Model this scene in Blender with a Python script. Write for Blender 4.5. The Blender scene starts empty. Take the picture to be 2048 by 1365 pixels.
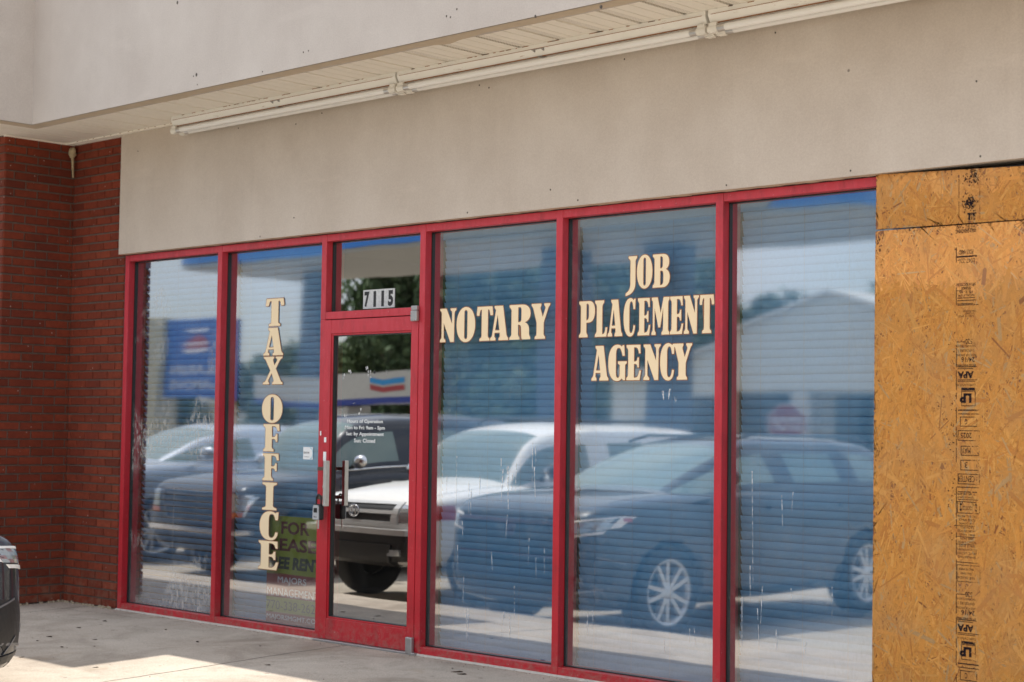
import bpy, bmesh, math, random
from mathutils import Vector, Matrix
from mathutils.geometry import tessellate_polygon
random.seed(7)
PI = math.pi
sc = bpy.context.scene
COL = sc.collection

# ------------------------------------------------------------------ helpers
class MB:
    """collects faces of one mesh"""
    def __init__(s):
        s.v = []; s.f = []; s.m = []; s.c = []; s.uv = []
        s.sm = []
    def face(s, pts, m=0, c=None, uv=None, smooth=False):
        b = len(s.v); s.v += [tuple(p) for p in pts]
        s.f.append(tuple(range(b, b + len(pts)))); s.m.append(m); s.c.append(c); s.uv.append(uv); s.sm.append(smooth)
    def mesh(s, verts, faces, m=0, c=None, smooth=False):
        b = len(s.v); s.v += [tuple(p) for p in verts]
        for f in faces:
            s.f.append(tuple(i + b for i in f)); s.m.append(m); s.c.append(c); s.uv.append(None); s.sm.append(smooth)
    def box(s, x0, x1, y0, y1, z0, z1, m=0, c=None, bev=0.0):
        x0, x1 = min(x0, x1), max(x0, x1); y0, y1 = min(y0, y1), max(y0, y1); z0, z1 = min(z0, z1), max(z0, z1)
        if bev <= 0:
            V = [(x, y, z) for z in (z0, z1) for y in (y0, y1) for x in (x0, x1)]
            F = [(0, 2, 3, 1), (4, 5, 7, 6), (0, 1, 5, 4), (1, 3, 7, 5), (3, 2, 6, 7), (2, 0, 4, 6)]
            s.mesh(V, F, m, c)
            return
        bm = bmesh.new(); bmesh.ops.create_cube(bm, size=1)
        for v in bm.verts:
            v.co = Vector(((x0 + x1) / 2 + v.co.x * (x1 - x0), (y0 + y1) / 2 + v.co.y * (y1 - y0), (z0 + z1) / 2 + v.co.z * (z1 - z0)))
        bmesh.ops.bevel(bm, geom=list(bm.edges), offset=bev, segments=2, affect='EDGES', profile=0.5)
        s.bm(bm, m, c); bm.free()
    def bm(s, bm, m=0, c=None, smooth=False):
        bm.verts.index_update()
        s.mesh([v.co.copy() for v in bm.verts], [[v.index for v in f.verts] for f in bm.faces], m, c, smooth)
    def tube(s, pts, r, n=10, m=0, c=None, caps=True, smooth=True):
        pts = [Vector(p) for p in pts]; rings = []
        up = None
        for i, p in enumerate(pts):
            d = (pts[min(i + 1, len(pts) - 1)] - pts[max(i - 1, 0)]).normalized()
            if up is None:
                up = Vector((0, 0, 1)) if abs(d.z) < .9 else Vector((1, 0, 0))
            a = d.cross(up).normalized(); b = a.cross(d).normalized(); up = b
            rr = r[i] if isinstance(r, (list, tuple)) else r
            rings.append([p + a * rr * math.cos(2 * PI * k / n) + b * rr * math.sin(2 * PI * k / n) for k in range(n)])
        V = [q for R in rings for q in R]; F = []
        for i in range(len(rings) - 1):
            for k in range(n):
                F.append((i * n + k, i * n + (k + 1) % n, (i + 1) * n + (k + 1) % n, (i + 1) * n + k))
        s.mesh(V, F, m, c, smooth)
        if caps:
            s.face(list(reversed(rings[0])), m, c); s.face(rings[-1], m, c)
    def cyl(s, p0, p1, r, n=16, m=0, c=None):
        s.tube([p0, p1], r, n, m, c)
    def lathe(s, prof, axis, origin, n=40, m=0):
        """prof: (radius, along) ; axis 'x'"""
        V = []; F = []
        o = Vector(origin)
        for (r, a) in prof:
            for k in range(n):
                t = 2 * PI * k / n
                V.append(o + Vector((a, r * math.cos(t), r * math.sin(t))))
        for i in range(len(prof) - 1):
            for k in range(n):
                F.append((i * n + k, i * n + (k + 1) % n, (i + 1) * n + (k + 1) % n, (i + 1) * n + k))
        s.mesh(V, F, m, None, True)
    def prism(s, poly, fn0, fn1, m=0, c=None):
        """poly (u,v) list; fn0/fn1 map to 3D for front/back"""
        A = [fn0(u, v) for u, v in poly]; B = [fn1(u, v) for u, v in poly]
        tris = tessellate_polygon([[Vector((u, v, 0)) for u, v in poly]])
        n = len(poly)
        s.mesh(A + B, [tuple(t) for t in tris] + [tuple(i + n for i in reversed(t)) for t in tris] +
               [(i, (i + 1) % n, n + (i + 1) % n, n + i) for i in range(n)], m, c)
    def build(s, name, mats, parent=None, loc=None):
        me = bpy.data.meshes.new(name)
        me.from_pydata(s.v, [], s.f)
        if not isinstance(mats, (list, tuple)): mats = [mats]
        for mm in mats: me.materials.append(mm)
        me.polygons.foreach_set('material_index', s.m)
        me.polygons.foreach_set('use_smooth', s.sm)
        if any(c is not None for c in s.c):
            at = me.color_attributes.new('Col', 'FLOAT_COLOR', 'CORNER')
            data = []
            for p, c in zip(me.polygons, s.c):
                c = c or (1, 1, 1)
                for _ in range(p.loop_total): data += [c[0], c[1], c[2], 1.0]
            at.data.foreach_set('color', data)
        if any(u is not None for u in s.uv):
            ul = me.uv_layers.new(name='UVMap')
            data = []
            for p, u in zip(me.polygons, s.uv):
                u = u or [(0, 0)] * p.loop_total
                for q in u: data += [q[0], q[1]]
            ul.data.foreach_set('uv', data)
        me.update()
        # consistent outward normals
        o = bpy.data.objects.new(name, me)
        COL.objects.link(o)
        if parent: o.parent = parent
        if loc: o.location = loc
        return o

def weld(o, dist=1e-5, normals=True):
    bm = bmesh.new(); bm.from_mesh(o.data)
    bmesh.ops.remove_doubles(bm, verts=bm.verts, dist=dist)
    if normals: bmesh.ops.recalc_face_normals(bm, faces=bm.faces)
    bm.to_mesh(o.data); bm.free()
    return o

def tag(o, label=None, cat=None, group=None, kind=None):
    if label: o['label'] = label
    if cat: o['category'] = cat
    if group: o['group'] = group
    if kind: o['kind'] = kind
    return o
def empty(name, loc=(0, 0, 0), rz=0.0, parent=None):
    o = bpy.data.objects.new(name, None); COL.objects.link(o)
    o.location = loc; o.rotation_euler = (0, 0, rz); o.empty_display_size = .1
    if parent: o.parent = parent
    return o
def copy_tree(o, parent=None):
    c = o.copy(); COL.objects.link(c); c.parent = parent
    for ch in list(o.children): copy_tree(ch, c)
    return c

# ------------------------------------------------------------------ materials
class NT:
    def __init__(s, name):
        s.mat = bpy.data.materials.new(name); s.mat.use_nodes = True
        s.t = s.mat.node_tree; s.t.nodes.clear()
        s.out = s.n('ShaderNodeOutputMaterial')
    def n(s, typ, **kw):
        nd = s.t.nodes.new(typ)
        for k, v in kw.items():
            if k.startswith('_'): setattr(nd, k[1:], v)
            else:
                key = int(k[1:]) if k[0] == 'i' and k[1:].isdigit() else k.replace('__', ' ')
                s.set(nd, key, v)
        return nd
    def set(s, nd, key, v):
        inp = nd.inputs[key]
        if isinstance(v, bpy.types.NodeSocket): s.t.links.new(v, inp)
        elif isinstance(v, bpy.types.Node): s.t.links.new(v.outputs[0], inp)
        else:
            if isinstance(v, (tuple, list)) and len(v) == 3 and inp.type == 'RGBA': v = (*v, 1)
            inp.default_value = v
    def coord(s, scale=(1, 1, 1), rot=(0, 0, 0), loc=(0, 0, 0), kind='Object'):
        tc = s.n('ShaderNodeTexCoord'); mp = s.n('ShaderNodeMapping')
        s.t.links.new(tc.outputs[kind], mp.inputs[0])
        mp.inputs['Scale'].default_value = scale; mp.inputs['Rotation'].default_value = rot; mp.inputs['Location'].default_value = loc
        return mp.outputs[0]
    def noise(s, vec, scale, detail=4, rough=.5, dist=0):
        return s.n('ShaderNodeTexNoise', Vector=vec, Scale=scale, Detail=detail, Roughness=rough, Distortion=dist).outputs[0]
    def ramp(s, fac, a, b, ca=(0, 0, 0), cb=(1, 1, 1)):
        r = s.n('ShaderNodeValToRGB', Fac=fac)
        r.color_ramp.elements[0].position = a; r.color_ramp.elements[1].position = b
        r.color_ramp.elements[0].color = (*ca, 1); r.color_ramp.elements[1].color = (*cb, 1)
        return r.outputs[0]
    def mix(s, fac, a, b, mode='MIX'):
        m = s.t.nodes.new('ShaderNodeMix'); m.data_type = 'RGBA'; m.blend_type = mode
        s.set(m, 0, fac); s.set(m, 6, a); s.set(m, 7, b)
        return m.outputs[2]
    def math(s, op, a, b=0.0, clamp=False):
        m = s.n('ShaderNodeMath', _operation=op, _use_clamp=clamp); s.set(m, 0, a); s.set(m, 1, b)
        return m.outputs[0]
    def bump(s, h, strength=.3, dist=.01, normal=None):
        b = s.n('ShaderNodeBump', Height=h, Strength=strength, Distance=dist)
        if normal is not None: s.set(b, 'Normal', normal)
        return b.outputs[0]
    def pbsdf(s, **kw):
        b = s.n('ShaderNodeBsdfPrincipled', **kw); s.t.links.new(b.outputs[0], s.out.inputs[0]); return b
    def attr(s, name):
        return s.n('ShaderNodeVertexColor', _layer_name=name).outputs[0]

def plain(name, col, rough=.5, metal=0.0, spec=.5, coat=0.0, var=.06, vs=9.0, bump=0.0, bs=200.0, coatr=.05):
    t = NT(name)
    nz = t.noise(t.coord(), vs, 5)
    c2 = tuple(min(1, c * (1 + var * 3)) for c in col); c1 = tuple(c * (1 - var * 3) for c in col)
    base = t.mix(nz, c1, c2)
    kw = dict(Base__Color=base, Roughness=rough, Metallic=metal, Coat__Weight=coat, Coat__Roughness=coatr)
    kw['Specular__IOR__Level'] = spec
    if bump: kw['Normal'] = t.bump(t.noise(t.coord(), bs, 3), bump, .003)
    t.pbsdf(**kw)
    return t.mat

def eifs(name, c1, c2, amp=1.0):
    t = NT(name)
    big = t.noise(t.coord((1, 1, .8)), 1.3, 6, .65)
    col = t.mix(t.ramp(big, .34, .66), c1, c2)
    mot = t.noise(t.coord(loc=(4, 2, 7)), 7.0, 5, .7)
    col = t.mix(t.math('MULTIPLY', t.ramp(mot, .45, .75), .10), col, tuple(c * .80 for c in c1))
    st = t.noise(t.coord((7, 7, .35)), 1.0, 4, .6)
    col = t.mix(t.math('MULTIPLY', t.ramp(st, .56, .75), .12 * amp), col, tuple(min(1, c * 1.2) for c in c2))
    st2 = t.noise(t.coord((9, 9, .5), loc=(3, 1, 2)), 1.0, 4, .6)
    col = t.mix(t.math('MULTIPLY', t.ramp(st2, .6, .8), .12 * amp), col, tuple(c * .72 for c in c1))
    scr = t.noise(t.coord((1.2, 1, 5), rot=(0, .35, 0), loc=(5, 0, 1)), 1.5, 3, .5)
    col = t.mix(t.math('MULTIPLY', t.ramp(scr, .64, .72), .12 * amp), col, tuple(min(1, c * 1.3) for c in c2))
    sp = t.n('ShaderNodeTexVoronoi', Vector=t.coord(), Scale=3.2)
    spot = t.ramp(sp.outputs['Distance'], .018, .03, (1, 1, 1), (0, 0, 0))
    col = t.mix(t.math('MULTIPLY', spot, .65), col, (.08, .06, .05))
    gr = t.noise(t.coord(), 105, 3, .75)
    col = t.mix(.08, col, t.ramp(gr, .3, .7), 'OVERLAY')
    h = t.math('ADD', gr, t.math('MULTIPLY', t.noise(t.coord(), 45, 3), .6))
    t.pbsdf(Base__Color=col, Roughness=.92, Specular__IOR__Level=.2, Normal=t.bump(h, .28, .003))
    return t.mat

M = {}
M['eifs_wall'] = eifs('eifs_wall_mat', (.51, .43, .355), (.595, .515, .435))
M['eifs_fascia'] = eifs('eifs_fascia_mat', (.49, .428, .378), (.565, .503, .448), .8)
M['lip'] = plain('lip_mat', (.56, .46, .34), .9, var=.05, vs=14, bump=.3, bs=150)

def m_red():
    t = NT('red_frame_paint')
    a = t.noise(t.coord(), 2.2, 5, .6); b = t.noise(t.coord((1, 1, .25)), 30, 4, .6)
    sep = t.n('ShaderNodeSeparateXYZ', Vector=t.coord())
    hi = t.n('ShaderNodeMapRange', Value=sep.outputs[2]); t.set(hi, 1, .9); t.set(hi, 2, 2.0); t.set(hi, 3, 0.0); t.set(hi, 4, .65)
    col = t.mix(t.ramp(a, .3, .7), (.43, .014, .022), (.53, .022, .034))
    col = t.mix(t.math('MULTIPLY', t.math('ADD', t.math('MULTIPLY', t.ramp(b, .4, .75), .5), .5), hi.outputs[0]), col, (.60, .075, .10))
    ch = t.noise(t.coord((1, 1, 1)), 60, 5, .7)
    col = t.mix(t.math('MULTIPLY', t.ramp(ch, .66, .74), .35), col, (.7, .45, .42))
    dr = t.noise(t.coord((1, 1, .35)), 9, 6, .7)
    col = t.mix(t.math('MULTIPLY', t.ramp(dr, .50, .76), .6), col, (.17, .02, .022))
    lo = t.n('ShaderNodeMapRange', Value=sep.outputs[2]); t.set(lo, 1, .0); t.set(lo, 2, .22); t.set(lo, 3, .65); t.set(lo, 4, .0)
    col = t.mix(t.math('MULTIPLY', lo.outputs[0], t.ramp(t.noise(t.coord(), 26, 5, .7), .42, .66)), col, (.30, .17, .13))
    sm = t.ramp(t.noise(t.coord(loc=(2, 1, 0)), 85, 4, .65), .68, .71)
    col = t.mix(t.math('MULTIPLY', sm, .7), col, (.6, .5, .48))
    t.pbsdf(Base__Color=col, Roughness=.45, Specular__IOR__Level=.4, Normal=t.bump(t.noise(t.coord(), 60, 3), .06, .003))
    return t.mat
M['red'] = m_red()

def m_brick():
    t = NT('brick_mat')
    c = t.attr('Col')
    nz = t.noise(t.coord(), 28, 5, .7)
    col = t.mix(.35, c, t.ramp(nz, .3, .75, (.2, .2, .2), (.8, .8, .8)), 'OVERLAY')
    grime = t.noise(t.coord((1, 1, .6)), 2.0, 5, .6)
    col = t.mix(t.math('MULTIPLY', t.ramp(grime, .5, .75), .45), col, (.07, .016, .010))
    sepb = t.n('ShaderNodeSeparateXYZ', Vector=t.coord())
    lob = t.n('ShaderNodeMapRange', Value=sepb.outputs[2]); t.set(lob, 1, .0); t.set(lob, 2, .35); t.set(lob, 3, .7); t.set(lob, 4, .0)
    col = t.mix(t.math('MULTIPLY', lob.outputs[0], t.ramp(t.noise(t.coord(), 11, 5, .7), .45, .7)), col, (.24, .15, .10))
    chp = t.ramp(t.noise(t.coord(loc=(1, 5, 2)), 75, 4, .7), .69, .72)
    col = t.mix(t.math('MULTIPLY', chp, .6), col, (.40, .17, .10))
    fl = t.n('ShaderNodeTexVoronoi', Vector=t.coord((1, 1, .7)), Scale=17.0)
    flk = t.ramp(fl.outputs['Distance'], .045, .07, (1, 1, 1), (0, 0, 0))
    rnd = t.ramp(t.noise(t.coord(), 1.7, 3), .42, .52)
    col = t.mix(t.math('MULTIPLY', flk, t.math('MULTIPLY', rnd, .8)), col, (.62, .55, .48))
    t.pbsdf(Base__Color=col, Roughness=.78, Specular__IOR__Level=.3, Normal=t.bump(t.noise(t.coord(), 160, 4, .7), .35, .004))
    return t.mat
M['brick'] = m_brick()
M['mortar'] = plain('mortar_mat', (.135, .105, .085), .95, var=.12, vs=25, bump=.6, bs=180)

def m_concrete(name, c1, c2, joint=False):
    t = NT(name)
    co = t.coord()
    a = t.noise(co, .9, 6, .62); b = t.noise(co, 5.5, 6, .7); f = t.noise(co, 120, 3, .75)
    col = t.mix(t.ramp(a, .32, .68), c1, c2)
    col = t.mix(t.math('MULTIPLY', t.ramp(b, .5, .72), .35), col, tuple(x * .74 for x in c1))
    pits = t.n('ShaderNodeTexVoronoi', Vector=co, Scale=70.0)
    col = t.mix(t.math('MULTIPLY', t.ramp(pits.outputs['Distance'], .12, .25, (1, 1, 1), (0, 0, 0)), .4), col, tuple(x * .5 for x in c1))
    col = t.mix(.28, col, t.ramp(f, .3, .7), 'OVERLAY')
    sp2 = t.n('ShaderNodeTexVoronoi', Vector=co, Scale=4.5)
    gum = t.ramp(t.math('ADD', sp2.outputs['Distance'], t.math('MULTIPLY', t.noise(co, 30, 3), .05)), .085, .10, (1, 1, 1), (0, 0, 0))
    col = t.mix(t.math('MULTIPLY', gum, .55), col, (.13, .11, .09))
    oil = t.noise(t.coord(loc=(7, 3, 0)), 1.6, 6, .65, .8)
    col = t.mix(t.math('MULTIPLY', t.ramp(oil, .48, .70), .55), col, (.21, .17, .13))
    st = t.noise(co, 2.3, 5, .55, .6)
    col = t.mix(t.math('MULTIPLY', t.ramp(st, .62, .74), .3), col, (.30, .20, .11))
    t.pbsdf(Base__Color=col, Roughness=.88, Specular__IOR__Level=.25, Normal=t.bump(t.math('ADD', f, b), .3, .004))
    return t.mat
M['sidewalk'] = m_concrete('sidewalk_concrete', (.40, .335, .27), (.52, .455, .375))
M['lot'] = m_concrete('lot_concrete', (.36, .315, .255), (.47, .42, .35))
M['groove'] = plain('groove_mat', (.10, .085, .07), .95)

def m_glass(name, tint, refl, dirt=.05, dscale=1.0, patch=0.0, warp=.35, rough=.06):
    t = NT(name)
    co = t.coord()
    wv = t.math('ADD', t.noise(t.coord((1, 1, .55)), 1.25, 1, .4), t.math('MULTIPLY', t.noise(co, 5, 1, .3), .006))
    nrm = t.bump(wv, 1.0, .0055 * warp)
    gl = t.n('ShaderNodeBsdfGlossy', Color=(.96, .97, .98), Roughness=rough, Normal=nrm)
    tr = t.n('ShaderNodeBsdfTransparent', Color=tint)
    fc = t.n('ShaderNodeLayerWeight', Blend=.5).outputs['Facing']
    fac = t.math('ADD', t.math('MULTIPLY', t.math('POWER', fc, 5.0), .6), refl + .05, True)
    mx = t.n('ShaderNodeMixShader', i0=fac, i1=tr, i2=gl)
    # dust film and wipe marks
    df = t.n('ShaderNodeBsdfDiffuse', Color=(.62, .60, .56))
    d1 = t.ramp(t.noise(t.coord((1, 1, .45)), 7 * dscale, 6, .7), .5, .85)
    d2 = t.ramp(t.noise(co, 55, 4, .7), .45, .8)
    sep = t.n('ShaderNodeSeparateXYZ', Vector=co)
    low = t.n('ShaderNodeMapRange', Value=sep.outputs[2]); t.set(low, 1, 0.0); t.set(low, 2, .55); t.set(low, 3, dirt * 1.6); t.set(low, 4, 0.0)
    dm = t.math('ADD', t.math('MULTIPLY', t.math('ADD', d1, d2), dirt), low.outputs[0])
    if patch:
        pa = t.ramp(t.noise(t.coord(loc=(.37, 0, .2)), 1.7, 3, .6), .5, .62)
        pb = t.ramp(t.noise(t.coord((1.6, 1, .5)), 34, 6, .8), .46, .62)
        dm = t.math('ADD', dm, t.math('MULTIPLY', t.math('MULTIPLY', pa, pb), patch))
    mx2 = t.n('ShaderNodeMixShader', i0=t.math('MINIMUM', dm, .7), i1=mx, i2=df)
    t.t.links.new(mx2.outputs[0], t.out.inputs[0])
    return t.mat
TINT = (.82, .90, .95)
M['glass'] = m_glass('tinted_glass', TINT, .36, .058, 1.0, .08, .4, .032)
M['glass_dirty'] = m_glass('tinted_glass_stained', (.66, .76, .86), .34, .085, 1.0, .65, .5, .030)
M['glass_clear'] = m_glass('door_glass', (.55, .60, .60), .46, .018, 1.4, 0.0, .3, .012)

M['gasket'] = plain('gasket_rubber', (.012, .012, .012), .45)
M['blind'] = plain('blind_slat', (.23, .51, .80), .5, var=.03, spec=.4)
M['cord'] = plain('blind_cord', (.25, .33, .42), .9)
M['dark_room'] = plain('interior_paint', (.016, .016, .016), .9)
M['cream'] = plain('cream_vinyl', (.93, .73, .46), .55, var=.015, vs=4)
M['brown_edge'] = plain('brown_vinyl_edge', (.30, .13, .06), .6)
M['white_vinyl'] = plain('white_vinyl', (.85, .85, .83), .5, var=.01)
M['black_vinyl'] = plain('black_vinyl', (.015, .015, .015), .5)
M['silver_sticker'] = plain('silver_sticker', (.62, .62, .60), .35, .25, var=.10, vs=60)
M['steel'] = plain('brushed_steel', (.62, .60, .57), .30, .9, var=.05, vs=40)
M['alum'] = plain('dull_aluminium', (.42, .41, .40), .45, .8, var=.06, vs=30)
M['handle_side'] = plain('handle_edge', (.15, .11, .09), .35, .7)
M['black_plastic'] = plain('black_plastic', (.015, .015, .016), .5)
M['grey_plastic'] = plain('grey_plastic', (.42, .43, .44), .45)
M['sign_green'] = plain('sign_green', (.30, .32, .025), .5, var=.03)
M['sign_maroon'] = plain('sign_maroon', (.30, .03, .035), .5, var=.03)
M['sign_dark'] = plain('sign_dark_red', (.12, .010, .012), .5, var=.03)
M['sign_white'] = plain('sign_white', (.85, .85, .85), .5, var=.01)
M['sign_ink'] = plain('sign_ink', (.02, .03, .02), .5)

def m_soffit():
    t = NT('vinyl_soffit')
    nz = t.noise(t.coord(), 2.0, 5, .6)
    col = t.mix(nz, (.86, .80, .69), (.92, .87, .78))
    # fine perforations in rows, only toward the right-hand panels
    sep = t.n('ShaderNodeSeparateXYZ', Vector=t.coord())
    vo = t.n('ShaderNodeTexVoronoi', Vector=t.coord((1, 1, 0)), Scale=78.0, Randomness=0.0)
    dots = t.ramp(vo.outputs['Distance'], .28, .36, (1, 1, 1), (0, 0, 0))
    fx = t.math('FRACT', t.math('MULTIPLY', sep.outputs[0], 1 / .3048))
    band = t.math('MULTIPLY', t.math('GREATER_THAN', fx, .36), t.math('LESS_THAN', fx, .62))
    rt = t.math('GREATER_THAN', sep.outputs[0], 3.6)
    col = t.mix(t.math('MULTIPLY', t.math('MULTIPLY', dots, band), t.math('MULTIPLY', rt, .55)), col, (.2, .16, .12))
    t.pbsdf(Base__Color=col, Roughness=.55, Specular__IOR__Level=.35)
    return t.mat
M['soffit'] = m_soffit()
def m_fixture():
    t = NT('fixture_enamel')
    sep = t.n('ShaderNodeSeparateXYZ', Vector=t.coord())
    nz = t.noise(t.coord((3, 12, 12)), 4, 5, .7)
    col = t.mix(t.noise(t.coord(), 5, 3), (.74, .71, .64), (.84, .82, .77))
    col = t.mix(t.math('MULTIPLY', t.ramp(nz, .62, .72), .55), col, (.33, .15, .05))
    t.pbsdf(Base__Color=col, Roughness=.5)
    return t.mat
M['fixture'] = m_fixture()
M['rust'] = plain('rust_line', (.30, .12, .035), .85, var=.2, vs=40)
M['lamp_tube'] = plain('lamp_tube_glass', (.82, .80, .76), .25, var=.01)
M['holder'] = plain('lamp_holder', (.78, .74, .66), .5)

def m_osb():
    t = NT('osb_strand')
    c = t.attr('Col')
    uv = t.coord((6, 90, 1), kind='UV')
    g = t.noise(uv, 1.0, 5, .7)
    col = t.mix(.5, c, t.ramp(g, .28, .75, (.12, .12, .12), (.82, .82, .82)), 'OVERLAY')
    big = t.noise(t.coord(), 3.5, 4, .6)
    col = t.mix(t.math('MULTIPLY', t.ramp(big, .45, .68), .38), col, (.40, .22, .09))
    big2 = t.noise(t.coord((1.6, 1, .5), loc=(3, 0, 5)), 5.5, 5, .7)
    col = t.mix(t.math('MULTIPLY', t.ramp(big2, .56, .72), .36), col, (.30, .115, .025))
    spk = t.noise(t.coord((1, 1, .4)), 75, 4, .75)
    col = t.mix(t.math('MULTIPLY', t.ramp(spk, .6, .72), .5), col, (.20, .10, .035))
    t.pbsdf(Base__Color=col, Roughness=.62, Specular__IOR__Level=.35, Normal=t.bump(g, .35, .002))
    return t.mat
M['osb'] = m_osb()
M['osb_core'] = plain('osb_core', (.22, .09, .04), .9, var=.2, vs=60)
def m_ink():
    t = NT('stamp_ink')
    nz = t.noise(t.coord((1, 1, 1)), 60, 5, .75)
    sep = t.n('ShaderNodeSeparateXYZ', Vector=t.coord())
    fade = t.n('ShaderNodeMapRange', Value=sep.outputs[0]); t.set(fade, 1, 7.17); t.set(fade, 2, 7.25); t.set(fade, 3, .0); t.set(fade, 4, .22)
    a = t.ramp(t.math('ADD', nz, fade.outputs[0]), .58, .69, (1, 1, 1), (0, 0, 0))
    d = t.n('ShaderNodeBsdfDiffuse', Color=(.018, .015, .02)); tr = t.n('ShaderNodeBsdfTransparent')
    mx = t.n('ShaderNodeMixShader', i0=t.math('MULTIPLY', a, .92), i1=tr, i2=d)
    t.t.links.new(mx.outputs[0], t.out.inputs[0])
    return t.mat
M['ink'] = m_ink()

def m_paint(name, col, metal=.0, rough=.35, coat=.8):
    t = NT(name)
    fl = t.noise(t.coord(), 900, 2)
    du = t.noise(t.coord(), 4, 5, .6)
    c = t.mix(t.math('MULTIPLY', fl, .3 * (1 if metal else 0)), col, tuple(min(1, x * 1.6 + .02) for x in col))
    c = t.mix(t.math('MULTIPLY', t.ramp(du, .45, .8), .035), c, (.35, .32, .28))
    t.pbsdf(Base__Color=c, Metallic=metal, Roughness=rough, Coat__Weight=coat, Coat__Roughness=.03, Specular__IOR__Level=.2)
    return t.mat
M['paint_dark'] = m_paint('dark_grey_paint', (.016, .018, .023), 0, .35, 1.0)
M['paint_white'] = m_paint('white_paint', (.86, .85, .82), 0, .4, .6)
M['paint_navy'] = m_paint('navy_paint', (.015, .019, .03), .15, .3)
M['paint_silver'] = m_paint('silver_paint', (.42, .46, .52), .5, .32)
M['car_glass'] = plain('car_glass', (.15, .21, .195), .03, 0, 1.0, var=.0)
M['chrome'] = plain('chrome', (.75, .75, .76), .12, 1.0, var=.0)
M['trim_black'] = plain('black_trim', (.02, .02, .021), .45)
M['trim_grey'] = plain('grey_bumper', (.013, .012, .012), .4)
M['silver_plastic'] = plain('silver_plastic', (.62, .62, .61), .3, .3)
M['dim_bar'] = plain('dim_bar', (.20, .20, .21), .4, .5)
M['tyre'] = plain('tyre_rubber', (.009, .009, .009), .8, bump=.3)
M['alloy'] = plain('alloy_wheel', (.66, .66, .65), .35, .4, var=.02)
M['day_light'] = plain('white_lamp_strip', (.9, .9, .88), .2, 0, .6, var=.0)
M['lens'] = plain('headlight_lens', (.45, .47, .48), .08, .55, .8, coat=1.0, var=.05, vs=30)
M['amber'] = plain('amber_lens', (.65, .16, .02), .25, coat=.6)
M['red_lens'] = plain('red_lens', (.45, .02, .02), .2, coat=.8)
M['under'] = plain('underbody', (.012, .012, .012), .9)

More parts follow.
